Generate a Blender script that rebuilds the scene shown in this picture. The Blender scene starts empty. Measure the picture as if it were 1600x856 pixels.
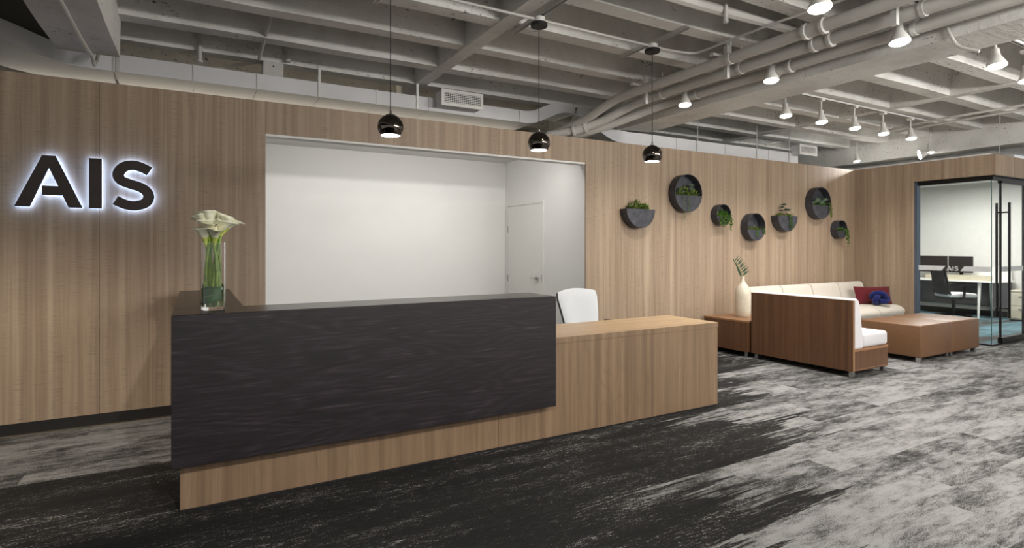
import bpy, bmesh, math, random
from mathutils import Vector, Matrix, noise
random.seed(7)
C = bpy.context.scene.collection
S = bpy.context.scene

# ------------------------------------------------------------------ camera, world, exposure
F, YAW, HY, CX, H = 880.7, 0.5145, 385.2, 800.0, 1.42      # focal length (px), yaw, horizon row, centre column, eye height
cam = bpy.data.cameras.new('camera'); co = bpy.data.objects.new('camera', cam); C.objects.link(co)
co.location = (0, 0, H); co.rotation_euler = (math.pi/2, 0, -YAW)
cam.sensor_fit = 'HORIZONTAL'; cam.sensor_width = 36; cam.lens = 36*F/1600
cam.shift_y = (HY-428)/1600; cam.clip_start = 0.05; cam.clip_end = 100
S.camera = co
S.view_settings.view_transform = 'Standard'; S.view_settings.look = 'None'
S.view_settings.exposure = 0.08; S.view_settings.gamma = 1; S.view_settings.use_curve_mapping = False
S.cycles.max_bounces = 9; S.cycles.diffuse_bounces = 4; S.cycles.glossy_bounces = 3; S.cycles.transmission_bounces = 9; S.cycles.transparent_max_bounces = 10
W = bpy.data.worlds.new('world'); S.world = W; W.use_nodes = True
W.node_tree.nodes['Background'].inputs[0].default_value = (1.0, 0.995, 0.98, 1)
W.node_tree.nodes['Background'].inputs[1].default_value = 0.58
WARM = (1.0, 0.90, 0.77); NEUT = (1.0, 0.975, 0.94)
SPOT_W = 70; WASH_W = 112; PEND_W = 14; ROOM_W = 46; ALC_W = 26; OFF_W = 115; DUCT_W = 11; UP_W = 88

def spot(name, loc, aim, watt, deg=80, blend=0.9, col=NEUT, rad=0.05):
    l = bpy.data.lights.new(name, 'SPOT'); l.energy = watt; l.spot_size = math.radians(deg); l.spot_blend = blend
    l.color = col; l.shadow_soft_size = rad
    o = bpy.data.objects.new(name, l); C.objects.link(o); o.location = loc
    o.rotation_euler = (Vector(aim)-Vector(loc)).to_track_quat('-Z', 'Y').to_euler(); return o
def area(name, loc, sx, sy, watt, col=NEUT, aim=(0, 0, -1)):
    l = bpy.data.lights.new(name, 'AREA'); l.shape = 'RECTANGLE'; l.size = sx; l.size_y = sy; l.energy = watt; l.color = col
    o = bpy.data.objects.new(name, l); C.objects.link(o); o.location = loc
    o.rotation_euler = Vector(aim).to_track_quat('-Z', 'Y').to_euler(); return o

# room lamps out of view, with upward fill lamps added to brighten the ceiling
for x in (3.4, 5.6, 7.8):
    for y in (-2.6, -0.4):
        area('unseen_lamp', (x, y, 2.75), 1.2, 0.3, ROOM_W)
        area('unseen_lamp', (x, y, 2.80), 1.2, 0.3, UP_W, NEUT, (0, .6, 1))
# office ceiling lamp; alcove lamp is added behind the header to brighten its wall
area('unseen_lamp', (2.3, 5.78, 2.62), 2.8, 0.2, ALC_W, (1, .98, .95), (0, .62, -1))
area('added_uplight', (1.2, 6.9, 2.80), 5.6, 0.12, DUCT_W, (1, .89, .72), (0, -.35, 1))  # unseen uplight added to light the duct underside from behind the partition
area('unseen_lamp', (12.3, 5.0, 2.66), 1.6, 1.6, OFF_W, (1, .985, .965))

# ------------------------------------------------------------------ pixel helpers (used to place real points in the room)
ca, sa = math.cos(YAW), math.sin(YAW)
def ray(u, v):
    r = (u-CX)/F; return Vector((r*ca+sa, -r*sa+ca, -(v-HY)/F))
def on(axis, u, v, val):
    d = ray(u, v); o = Vector((0, 0, H)); i = 'xyz'.index(axis)
    return o + d*((val-o[i])/d[i])
def proj(p):
    r = p[0]*ca-p[1]*sa; d = p[0]*sa+p[1]*ca
    return CX+F*r/d, HY-F*(p[2]-H)/d, d

# ------------------------------------------------------------------ objects
def tag(o, label=None, cat=None, group=None, kind=None):
    if label: o['label'] = label
    if cat: o['category'] = cat
    if group: o['group'] = group
    if kind: o['kind'] = kind
    return o
def thing(name, label, cat, loc=(0, 0, 0), rz=0.0, group=None):
    o = bpy.data.objects.new(name, None); C.objects.link(o); o.empty_display_size = .1
    o.location = loc; o.rotation_euler = (0, 0, rz); return tag(o, label, cat, group)
def struct(name):
    o = bpy.data.objects.new(name, None); C.objects.link(o); o['kind'] = 'structure'; return o
def obj(name, bm, mat, parent=None, smooth=False, kind=None):
    me = bpy.data.meshes.new(name); bm.to_mesh(me); bm.free()
    me.materials.append(mat)
    if smooth:
        for p in me.polygons: p.use_smooth = True
        me.set_sharp_from_angle(angle=math.radians(40))
    o = bpy.data.objects.new(name, me); C.objects.link(o)
    if parent: o.parent = parent
    if kind: o['kind'] = kind
    return o
def copy_tree(o, parent=None):
    c = o.copy(); C.objects.link(c)
    if parent: c.parent = parent
    for ch in list(o.children): copy_tree(ch, c)
    return c
def B(): return bmesh.new()
def box(bm, x0, x1, y0, y1, z0, z1, bev=0.0, seg=2):
    m = Matrix.Translation(((x0+x1)/2, (y0+y1)/2, (z0+z1)/2)) @ Matrix.Diagonal((abs(x1-x0), abs(y1-y0), abs(z1-z0), 1))
    r = bmesh.ops.create_cube(bm, size=1, matrix=m)
    if bev:
        es = list({e for v in r['verts'] for e in v.link_edges})
        bmesh.ops.bevel(bm, geom=es, offset=bev, segments=seg, profile=.5, affect='EDGES')
    return bm
def bx(*a, **k): return box(B(), *a, **k)
def tube(bm, pts, r, n=10, cap=True, closed=False):
    pts = [Vector(p) for p in pts]; rings = []; N = len(pts); prev = None
    for i, p in enumerate(pts):
        if closed: t = pts[(i+1) % N]-pts[i-1]
        else: t = pts[min(i+1, N-1)]-pts[max(i-1, 0)]
        t.normalize()
        if prev is None: a = t.orthogonal().normalized()
        else: a = (prev-t*prev.dot(t)).normalized()
        prev = a; b = t.cross(a); rr = r[i] if isinstance(r, (list, tuple)) else r
        rings.append([bm.verts.new(p+(a*math.cos(2*math.pi*k/n)+b*math.sin(2*math.pi*k/n))*rr) for k in range(n)])
    rng = range(N) if closed else range(N-1)
    for i in rng:
        A, D = rings[i], rings[(i+1) % N]
        for k in range(n): bm.faces.new((A[k], A[(k+1) % n], D[(k+1) % n], D[k]))
    if cap and not closed:
        bm.faces.new(rings[0][::-1]); bm.faces.new(rings[-1])
    return bm
def lathe(bm, prof, n=32, c=(0, 0, 0), axis='z', cap0=True, cap1=True):
    c = Vector(c); rings = []
    for r, z in prof:
        ring = []
        for k in range(n):
            t = 2*math.pi*k/n
            if axis == 'z': p = Vector((r*math.cos(t), r*math.sin(t), z))
            else: p = Vector((r*math.cos(t), z, r*math.sin(t)))
            ring.append(bm.verts.new(c+p))
        rings.append(ring)
    for A, D in zip(rings, rings[1:]):
        for k in range(n): bm.faces.new((A[k], A[(k+1) % n], D[(k+1) % n], D[k]))
    if cap0: bm.faces.new(rings[0][::-1])
    if cap1: bm.faces.new(rings[-1])
    bmesh.ops.recalc_face_normals(bm, faces=bm.faces); return bm
def prism(bm, poly, a0, a1, axis):
    """poly in the two other axes (order x,y,z without axis), extruded from a0 to a1 along axis"""
    def P(p, a):
        if axis == 'x': return (a, p[0], p[1])
        if axis == 'y': return (p[0], a, p[1])
        return (p[0], p[1], a)
    A = [bm.verts.new(P(p, a0)) for p in poly]; D = [bm.verts.new(P(p, a1)) for p in poly]; n = len(poly)
    bm.faces.new(A); bm.faces.new(D[::-1])
    for k in range(n): bm.faces.new((A[k], D[k], D[(k+1) % n], A[(k+1) % n]))
    bmesh.ops.recalc_face_normals(bm, faces=bm.faces); return bm
def sweep_rect(bm, secs):
    """secs: list of 4-corner loops"""
    R = [[bm.verts.new(p) for p in s] for s in secs]
    for A, D in zip(R, R[1:]):
        for k in range(len(A)): bm.faces.new((A[k], A[(k+1) % len(A)], D[(k+1) % len(A)], D[k]))
    bm.faces.new(R[0][::-1]); bm.faces.new(R[-1]); bmesh.ops.recalc_face_normals(bm, faces=bm.faces); return bm
def spline(P, per=8):
    P = [Vector(p) for p in P]; out = []
    for i in range(len(P)-1):
        p0, p1, p2, p3 = P[max(i-1, 0)], P[i], P[i+1], P[min(i+2, len(P)-1)]
        for k in range(per):
            t = k/per
            out.append(.5*((2*p1)+(p2-p0)*t+(2*p0-5*p1+4*p2-p3)*t*t+(3*p1-p0-3*p2+p3)*t**3))
    out.append(P[-1]); return out

# ------------------------------------------------------------------ materials
class NT:
    def __init__(s, name):
        s.m = bpy.data.materials.new(name); s.m.use_nodes = True; s.t = s.m.node_tree
        s.p = s.t.nodes['Principled BSDF']; s.out = s.t.nodes['Material Output']
    def n(s, typ, ins=None, **kw):
        nd = s.t.nodes.new(typ)
        for k, v in kw.items(): setattr(nd, k, v)
        for k, v in (ins or {}).items(): s.set(nd.inputs[k], v)
        return nd
    def set(s, inp, v):
        if isinstance(v, bpy.types.NodeSocket): s.t.links.new(v, inp)
        else: inp.default_value = v
    def math(s, op, a, b=None, clamp=False):
        nd = s.n('ShaderNodeMath', operation=op, use_clamp=clamp); s.set(nd.inputs[0], a)
        if b is not None: s.set(nd.inputs[1], b)
        return nd.outputs[0]
    def pos(s): return s.n('ShaderNodeNewGeometry').outputs['Position']
    def objco(s): return s.n('ShaderNodeTexCoord').outputs['Object']
    def scaled(s, vec, sc, off=None):
        nd = s.n('ShaderNodeMapping', {'Vector': vec, 'Scale': sc})
        if off is not None: s.set(nd.inputs['Location'], off)
        return nd.outputs[0]
    def noise(s, vec, scale=1.0, detail=3.0, rough=.55, dist=0.0):
        nd = s.n('ShaderNodeTexNoise', {'Vector': vec, 'Scale': scale, 'Detail': detail, 'Roughness': rough, 'Distortion': dist})
        return nd.outputs['Fac']
    def ramp(s, fac, stops):
        nd = s.n('ShaderNodeValToRGB', {'Fac': fac}); e = nd.color_ramp.elements
        while len(e) < len(stops): e.new(.5)
        for i, (p, c) in enumerate(stops):
            e[i].position = p; e[i].color = (*c, 1) if len(c) == 3 else c
        return nd.outputs[0]
    def smooth(s, v, a, b):
        nd = s.n('ShaderNodeMapRange', {'Value': v, 'From Min': a, 'From Max': b}, interpolation_type='SMOOTHSTEP'); return nd.outputs[0]
    def mix(s, f, a, b, mode='MIX'):
        nd = s.n('ShaderNodeMix', data_type='RGBA', blend_type=mode)
        s.set(nd.inputs[0], f)
        for i, v in ((6, a), (7, b)):
            s.set(nd.inputs[i], (*v, 1) if isinstance(v, tuple) and len(v) == 3 else v)
        return nd.outputs[2]
    def col(s, v): s.set(s.p.inputs['Base Color'], (*v, 1) if isinstance(v, tuple) and len(v) == 3 else v)
    def bump(s, h, strength=.2, dist=.01):
        nd = s.n('ShaderNodeBump', {'Height': h, 'Strength': strength, 'Distance': dist}); s.set(s.p.inputs['Normal'], nd.outputs[0])
def hexc(r, g, b):
    f = lambda c: ((c/255+.055)/1.055)**2.4 if c > 10 else c/255/12.92
    return (f(r), f(g), f(b))

def plain(name, c, rough=.5, metal=0.0, var=.06, scale=9.0, bump=0.0, spec=.5):
    m = NT(name); f = m.noise(m.objco(), scale, 4)
    lo = tuple(x*(1-var) for x in c); hi = tuple(min(1, x*(1+var)) for x in c)
    m.col(m.ramp(f, [(.3, lo), (.7, hi)])); m.p.inputs['Roughness'].default_value = rough; m.p.inputs['Metallic'].default_value = metal
    m.p.inputs['Specular IOR Level'].default_value = spec
    if bump: m.bump(m.noise(m.objco(), scale*14, 3), bump, .004)
    return m.m
def emis(name, c, st):
    m = NT(name); m.col((0, 0, 0)); m.p.inputs['Emission Color'].default_value = (*c, 1); m.p.inputs['Emission Strength'].default_value = st; return m.m
def fabric(name, c, var=.08, sc=260):
    m = NT(name); co_ = m.objco(); f = m.noise(co_, sc, 2); g = m.noise(co_, 5, 3)
    a = tuple(x*(1-var) for x in c); b = tuple(min(1, x*(1+var)) for x in c)
    m.col(m.mix(.35, m.ramp(f, [(.3, a), (.7, b)]), m.ramp(g, [(.3, a), (.7, b)])))
    m.p.inputs['Roughness'].default_value = .9; m.p.inputs['Specular IOR Level'].default_value = .2
    m.p.inputs['Sheen Weight'].default_value = .15
    m.bump(f, .25, .002); return m.m

def wall_wood():
    m = NT('grey_oak_laminate'); P = m.pos(); xyz = m.n('ShaderNodeSeparateXYZ', {0: P})
    s = m.math('ADD', xyz.outputs[0], xyz.outputs[1]); z = xyz.outputs[2]
    V = m.n('ShaderNodeCombineXYZ', {0: s, 1: 0.0, 2: z}).outputs[0]
    board = m.noise(m.scaled(V, (5.2, 1, .07)), 1, 4, .72)              # boards of the print
    board2 = m.noise(m.scaled(V, (17, 1, .3), (3, 0, 1)), 1, 4, .65)
    fine = m.noise(m.scaled(V, (150, 1, 2.2)), 1, 3, .6)
    saw = m.noise(m.scaled(V, (9, 1, 150)), 1, 2, .6)                   # saw marks across the grain
    sawm = m.smooth(m.noise(m.scaled(V, (14, 1, 1.3), (7, 0, 2)), 1, 2), .36, .62)
    stain = m.smooth(m.noise(m.scaled(V, (11, 1, 1.6), (1, 0, 5)), 1, 4, .7), .56, .8)
    c = m.ramp(board, [(.30, hexc(146, 126, 105)), (.42, hexc(172, 151, 128)), (.51, hexc(160, 140, 118)), (.60, hexc(177, 157, 134)), (.72, hexc(190, 171, 148))])
    c = m.mix(m.smooth(board2, .35, .72), c, m.mix(1, c, hexc(220, 214, 212), 'MULTIPLY'))
    c = m.mix(m.math('MULTIPLY', m.smooth(fine, .5, .78), .17), c, hexc(92, 76, 63))
    c = m.mix(m.math('MULTIPLY', m.math('MULTIPLY', m.smooth(saw, .5, .7), sawm), .48), c, hexc(110, 95, 81))
    c = m.mix(m.math('MULTIPLY', stain, .45), c, hexc(104, 94, 86))
    m.col(c); m.p.inputs['Roughness'].default_value = .5; m.p.inputs['Specular IOR Level'].default_value = .35
    m.bump(m.math('ADD', fine, saw), .06, .002); return m.m

def veneer(name, c0, c1, c2, axis='z', sc=1.0, rough=.42, vein=.35, spec=.45):
    """flat-cut veneer, grain along axis, faces in x or y"""
    m = NT(name); P = m.pos(); xyz = m.n('ShaderNodeSeparateXYZ', {0: P})
    if axis == 'z':
        s = m.math('ADD', xyz.outputs[0], xyz.outputs[1]); g = xyz.outputs[2]
    elif axis == 'x':
        s = m.math('ADD', xyz.outputs[2], xyz.outputs[1]); g = xyz.outputs[0]
    else:
        s = m.math('ADD', xyz.outputs[2], xyz.outputs[0]); g = xyz.outputs[1]
    V = m.n('ShaderNodeCombineXYZ', {0: s, 1: 0.0, 2: g}).outputs[0]
    warp = m.noise(m.scaled(V, (3.2*sc, 1, .55*sc)), 1, 2, .5)
    ringv = m.math('FRACT', m.math('MULTIPLY', warp, 16.0))
    rings = m.math('ABSOLUTE', m.math('SUBTRACT', m.math('MULTIPLY', ringv, 2.0), 1.0))
    fine = m.noise(m.scaled(V, (110*sc, 1, 2.0*sc)), 1, 4, .65)
    band = m.noise(m.scaled(V, (16*sc, 1, .35*sc)), 1, 3, .6)
    c = m.ramp(band, [(.3, c0), (.52, c1), (.72, c2)])
    c = m.mix(m.math('MULTIPLY', m.smooth(rings, .55, 1.0), vein), c, c0)
    c = m.mix(m.math('MULTIPLY', m.smooth(fine, .48, .75), .45), c, tuple(x*.72 for x in c0))
    m.col(c); m.p.inputs['Roughness'].default_value = rough; m.p.inputs['Specular IOR Level'].default_value = spec
    m.bump(fine, .08, .002); return m.m

def dark_oak():
    m = NT('dark_stained_oak'); P = m.pos(); xyz = m.n('ShaderNodeSeparateXYZ', {0: P})
    s = m.math('ADD', xyz.outputs[2], xyz.outputs[1])
    V = m.n('ShaderNodeCombineXYZ', {0: xyz.outputs[0], 1: 0.0, 2: s}).outputs[0]
    warp = m.noise(m.scaled(V, (.55, 1, 3.6)), 1, 2, .5)
    rings = m.math('ABSOLUTE', m.math('SUBTRACT', m.math('MULTIPLY', m.math('FRACT', m.math('MULTIPLY', warp, 20.0)), 2.0), 1.0))
    fine = m.noise(m.scaled(V, (5, 1, 260)), 1, 4, .65)
    fine2 = m.noise(m.scaled(V, (2.2, 1, 70), (4, 0, 2)), 1, 3, .6)
    f = m.math('ADD', m.math('MULTIPLY', rings, .10), m.math('ADD', m.math('MULTIPLY', fine, .55), m.math('MULTIPLY', fine2, .45)))
    c = m.ramp(f, [(.42, hexc(21, 15, 18)), (.55, hexc(29, 23, 26)), (.66, hexc(46, 38, 42)), (.78, hexc(88, 78, 82))])
    m.col(c); m.set(m.p.inputs['Roughness'], m.math('ADD', .42, m.math('MULTIPLY', fine, .2)))
    m.p.inputs['Specular IOR Level'].default_value = .4; m.bump(fine, .14, .002); return m.m

def carpet():
    m = NT('carpet_plank'); P = m.pos(); xyz = m.n('ShaderNodeSeparateXYZ', {0: P}); x, y = xyz.outputs[0], xyz.outputs[1]
    rnd = m.n('ShaderNodeObjectInfo').outputs['Random']
    roff = m.n('ShaderNodeCombineXYZ', {0: m.math('MULTIPLY', rnd, 6.0), 1: m.math('MULTIPLY', rnd, 1.7), 2: 0.0}).outputs[0]
    # broad light / dark zones, drawn out along x
    tong = m.noise(m.scaled(P, (1.1, 17, 0), roff), 1, 5, .7)
    tong2 = m.noise(m.scaled(P, (1.3, 13, 0), roff), 1, 4, .68)
    edge = [(0, 3.0), (1.0, 2.6), (1.85, 2.15), (1.875, 3.1), (2.2, 2.75), (2.49, 2.4), (2.515, 4.0), (2.8, 3.8), (2.98, 4.5), (3.02, 3.9), (3.40, 3.6), (3.44, 4.9), (3.88, 4.5), (3.92, 5.3), (4.34, 4.9), (4.38, 6.1), (5.6, 6.2)]
    er = m.ramp(m.math('DIVIDE', y, 6.0), [(p/6.0, (v/8.0,)*3) for p, v in edge])
    zone = m.math('SUBTRACT', x, m.math('MULTIPLY', er, 8.0))
    zone = m.math('ADD', zone, m.math('MULTIPLY', m.math('SUBTRACT', tong, .5), 3.4))
    zr = m.smooth(zone, -.10, .14)
    left = m.math('MULTIPLY', m.smooth(m.math('SUBTRACT', y, 4.36), -.01, .01), m.smooth(m.math('SUBTRACT', .9, x), -.5, .5))
    lz = m.smooth(m.math('ADD', m.math('MULTIPLY', m.math('SUBTRACT', tong2, .5), 3.2), m.math('ADD', m.math('MULTIPLY', m.math('SUBTRACT', rnd, .5), 1.0), .85)), -.3, .6)
    light = m.math('MAXIMUM', zr, m.math('MULTIPLY', left, lz))
    # within light zone: mottled grey; within dark zone: flecks
    mott = m.noise(m.scaled(P, (2.6, 8.5, 0), roff), 1, 7, .74)
    mot2 = m.noise(m.scaled(P, (12, 46, 0)), 1, 5, .75)
    grain = m.noise(m.scaled(P, (110, 210, 0)), 1, 2, .75)
    lm = m.math('ADD', m.math('MULTIPLY', mott, .62), m.math('ADD', m.math('MULTIPLY', mot2, .26), m.math('MULTIPLY', grain, .44)))
    lm = m.math('ADD', lm, m.math('MULTIPLY', m.math('SUBTRACT', rnd, .5), .10))
    lc = m.ramp(lm, [(.55, hexc(54, 53, 52)), (.615, hexc(84, 83, 81)), (.665, hexc(126, 125, 123)), (.76, hexc(150, 149, 147))])
    fl = m.noise(m.scaled(P, (13, 62, 0), roff), 1, 5, .85)
    fl2 = m.noise(m.scaled(P, (1.1, 6.0, 0)), 1, 3, .6)
    fm = m.math('ADD', m.math('MULTIPLY', fl, .62), m.math('ADD', m.math('MULTIPLY', fl2, .34), m.math('MULTIPLY', grain, .44)))
    dc = m.ramp(fm, [(.60, hexc(33, 32, 31)), (.77, hexc(44, 43, 42)), (.81, hexc(112, 110, 108)), (.85, hexc(176, 174, 171))])
    c = m.mix(light, dc, lc); m.col(c)
    m.p.inputs['Roughness'].default_value = .95; m.p.inputs['Specular IOR Level'].default_value = .1
    m.bump(grain, .5, .004); return m.m

def concrete():
    m = NT('painted_concrete'); P = m.pos()
    a = m.noise(P, 1.3, 6, .65); pit = m.noise(m.scaled(P, (20, 38, 38)), 1, 4, .7)
    area_ = m.smooth(m.noise(m.scaled(P, (1.2, 3, 3)), 1, 4, .65), .48, .62); lines = m.noise(m.scaled(P, (.6, 30, 30)), 1, 3, .5)
    c = m.ramp(a, [(.3, hexc(192, 189, 183)), (.5, hexc(214, 212, 207)), (.7, hexc(226, 224, 219))])
    c = m.mix(m.math('MULTIPLY', m.smooth(m.noise(P, 4, 5, .7), .55, .75), .3), c, hexc(168, 164, 156))
    c = m.mix(m.math('MULTIPLY', m.math('MULTIPLY', m.smooth(pit, .60, .63), area_), .9), c, hexc(52, 48, 44))
    m.col(c); m.p.inputs['Roughness'].default_value = .7
    m.bump(m.math('ADD', m.math('MULTIPLY', pit, .7), m.math('MULTIPLY', lines, .5)), .4, .02); return m.m

def glass(name, tint, rough=0.0):
    m = NT(name); m.col(tint); m.p.inputs['Transmission Weight'].default_value = 1.0
    m.p.inputs['Roughness'].default_value = rough; m.p.inputs['IOR'].default_value = 1.45; return m.m
def pane_glass(name, tint):
    """thin architectural glass: transparent with a mirror-like film at grazing angles"""
    m = NT(name); t = m.n('ShaderNodeBsdfTransparent', {'Color': (*tint, 1)}); g = m.n('ShaderNodeBsdfGlossy', {'Roughness': 0.01})
    fr = m.n('ShaderNodeFresnel', {'IOR': 1.35}); bf = m.n('ShaderNodeNewGeometry').outputs['Backfacing']
    fac = m.math('MULTIPLY', fr.outputs[0], m.math('SUBTRACT', 1.0, bf))
    mx = m.n('ShaderNodeMixShader', {0: fac, 1: t.outputs[0], 2: g.outputs[0]})
    m.t.links.new(mx.outputs[0], m.out.inputs['Surface']); return m.m
def slate(name):
    m = NT(name); f = m.noise(m.objco(), 14, 5, .7); m.col(m.ramp(f, [(.3, hexc(52, 52, 56)), (.55, hexc(70, 70, 76)), (.75, hexc(92, 92, 98))]))
    m.p.inputs['Roughness'].default_value = .55; m.p.inputs['Metallic'].default_value = .25; m.bump(f, .1, .004); return m.m
def leafmat(name, a, b):
    m = NT(name); f = m.noise(m.objco(), 30, 3); m.col(m.ramp(f, [(.3, a), (.7, b)])); m.p.inputs['Roughness'].default_value = .4
    m.p.inputs['Subsurface Weight'].default_value = 0.0; return m.m

M = dict(
    wall=wall_wood(), dark=dark_oak(), dark_top_lit=veneer('dark_oak_top_lit', hexc(40, 33, 29), hexc(52, 44, 38), hexc(62, 54, 47), 'x', 1.3, .27, .2, .5), carpet=carpet(), concrete=concrete(),  # dark top is paler, the wall's reflection put into its colour
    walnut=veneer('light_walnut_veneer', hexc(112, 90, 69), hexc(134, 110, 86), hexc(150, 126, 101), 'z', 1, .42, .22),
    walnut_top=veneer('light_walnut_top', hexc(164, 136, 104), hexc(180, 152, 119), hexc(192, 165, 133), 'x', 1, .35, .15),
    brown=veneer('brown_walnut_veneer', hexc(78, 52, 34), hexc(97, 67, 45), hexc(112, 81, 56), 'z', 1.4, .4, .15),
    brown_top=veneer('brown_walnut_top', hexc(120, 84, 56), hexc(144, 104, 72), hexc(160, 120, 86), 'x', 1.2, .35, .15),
    edge=plain('walnut_edge_band', hexc(150, 112, 78), .4),
    paint=plain('white_wall_paint', hexc(228, 227, 224), .75, var=.02, scale=1.5),
    door=plain('white_door_paint', hexc(226, 224, 219), .5, var=.015),
    cream=plain('cream_plaster', hexc(214, 206, 188), .8, var=.06, scale=2),
    duct=plain('painted_duct_metal', hexc(208, 207, 208), .55, var=.05, scale=3),
    pipe=plain('painted_pipe', hexc(188, 185, 179), .5, var=.05, scale=6),
    strap=plain('galvanized_strap', hexc(200, 199, 195), .4, .3),
    bay_shade=plain('black_shade_deck', hexc(7, 7, 7), .95),
    black=plain('black_metal', hexc(20, 19, 20), .4, .4),
    kick=plain('black_rubber_base', hexc(24, 22, 21), .6),
    trim=plain('brushed_trim', hexc(150, 140, 122), .35, .7),
    chrome=plain('satin_chrome', hexc(190, 190, 188), .22, 1.0, .03),
    smoke=plain('smoked_chrome_glass', (.11, .095, .08), .06, 1.0, .04),
    cord=plain('black_cord', hexc(26, 24, 22), .6),
    fixture=plain('white_lamp_housing', hexc(205, 203, 198), .45),
    grille=plain('white_grille_enamel', hexc(215, 213, 208), .45),
    vent_shade=plain('duct_shade', hexc(26, 25, 25), .9),
    lens=emis('lamp_lens', (1, .97, .90), 14),
    bulb=emis('pendant_bulb', (1, .93, .80), 16),
    letter=plain('dark_bronze_letter', hexc(62, 54, 50), .5, .3, .12, 12),
    halo=emis('letter_halo_led', (.36, .55, 1.0), 13),
    chairf=fabric('light_grey_fabric', hexc(192, 194, 197)),
    sofa=fabric('ivory_upholstery', hexc(206, 198, 186), .04),
    seat=fabric('pale_grey_upholstery', hexc(206, 204, 206), .05),
    leather=plain('tan_leather', hexc(112, 80, 53), .42, 0, .09, 30, .15),
    burg=fabric('burgundy_fabric', hexc(92, 28, 34)), blue=fabric('royal_blue_velvet', hexc(22, 32, 88)),
    slate=slate('charcoal_zinc'), 
    ceramic=plain('glazed_stoneware', hexc(206, 196, 176), .22, 0, .08, 18),
    gl=glass('clear_vase_glass', (1, 1, 1)), water=glass('vase_water', (.97, 1, .90)),
    pane=pane_glass('office_glass', (.97, .985, .98)), pane_edge=plain('glass_edge_green', hexc(60, 96, 96), .2),
    film=plain('frosted_film', hexc(206, 210, 210), .8),
    alum=plain('blue_grey_aluminium', hexc(92, 106, 122), .4, .6),
    stem=leafmat('lily_stem', hexc(96, 130, 30), hexc(142, 170, 58)), spathe=leafmat('lily_spathe', hexc(226, 224, 190), hexc(244, 242, 222)),
    throat=leafmat('lily_throat', hexc(170, 190, 70), hexc(206, 214, 120)),
    spad=plain('lily_spadix', hexc(226, 190, 70), .6), leaf=leafmat('broad_leaf', hexc(30, 100, 0), hexc(52, 124, 12)),
    vein=plain('leaf_vein', hexc(120, 160, 60), .5),
    g1=leafmat('moss_green_leaf', hexc(70, 92, 34), hexc(122, 138, 58)), g2=leafmat('fern_green_leaf', hexc(58, 104, 28), hexc(112, 150, 52)),
    g3=leafmat('blue_green_rosette', hexc(104, 126, 104), hexc(150, 168, 140)), g4=leafmat('palm_green', hexc(34, 62, 48), hexc(64, 96, 66)),
    soil=plain('planting_soil', hexc(40, 32, 24), .95),
    white=plain('white_laminate', hexc(232, 230, 224), .4, 0, .02), screen=plain('dark_monitor_back', hexc(34, 29, 29), .5),
    mesh=plain('black_chair_mesh', hexc(26, 26, 30), .7), cab=plain('cream_steel', hexc(196, 188, 166), .5),
    offwall=plain('office_wall_paint', hexc(218, 216, 210), .8, 0, .02), offlow=plain('grey_tack_panel', hexc(92, 92, 94), .85),
    offcarp=None,
)
def office_carpet():
    m = NT('teal_carpet_tile'); P = m.pos(); f = m.noise(m.scaled(P, (.7, 2.2, 0)), 1, 2); g = m.noise(P, 120, 2)
    c = m.ramp(f, [(.38, hexc(72, 68, 64)), (.47, hexc(84, 112, 120)), (.56, hexc(104, 142, 152)), (.66, hexc(78, 74, 70))])
    m.col(m.mix(m.math('MULTIPLY', g, .3), c, hexc(50, 52, 54))); m.p.inputs['Roughness'].default_value = .95; return m.m
M['offcarp'] = office_carpet()

# ================================================================== STRUCTURE
YW = 5.521; ZT = 2.732; XL, XR, ZO = 0.567, 4.148, 2.42; XO = 9.86
# floor: slab with loose-laid carpet planks (the planks in view are pieces of their own)
floor = struct('floor')
obj('subfloor', bx(-8, 16, -7, 9, -.2, -.004), M['carpet'], floor)
PL, PW = .9144, .2286; Y0 = 4.36
cand = []
for j in range(-19, 6):
    y = Y0+j*PW; offx = (j*0.31 % 1)*PL
    for i in range(-8, 18):
        x = offx+i*PL
        xs = [x+PL*a for a in (0, .25, .5, .75, 1)]; best = None
        for xx in xs:
            for yy in (y, y+PW):
                u, v, d = proj((xx, yy, 0))
                if d > .5 and -20 < u < 1620 and v < 876: best = min(best or 99, d)
        if best is None or y > YW-.02 or x > 11.2: continue
        # hidden under the reception desk
        if -.05 < x and x+PL < 4.05 and y > 3.6 and y < 5.3: continue
        cand.append((best, x, y))
cand.sort()
plank_me = {}
def plank_mesh(w, l):
    k = (round(w, 3), round(l, 3))
    if k not in plank_me:
        bm = B(); box(bm, 0, l-.0012, 0, w-.0012, -.004, 0); me = bpy.data.meshes.new('carpet_plank'); bm.to_mesh(me); bm.free(); me.materials.append(M['carpet']); plank_me[k] = me
    return plank_me[k]
rest = B()
for n, (d, x, y) in enumerate(cand):
    w = min(PW, YW-y)
    if n < 298:
        o = bpy.data.objects.new('carpet_plank', plank_mesh(w, PL)); C.objects.link(o); o.location = (x, y, 0); o.parent = floor
    else: box(rest, x, x+PL-.0012, y, y+w-.0012, -.004, 0)
obj('far_carpet_planks', rest, M['carpet'], floor, kind='stuff')
obj('office_carpet', bx(10.0, 14.2, 3.68, 8.9, -.004, .002), M['offcarp'], floor)

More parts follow.
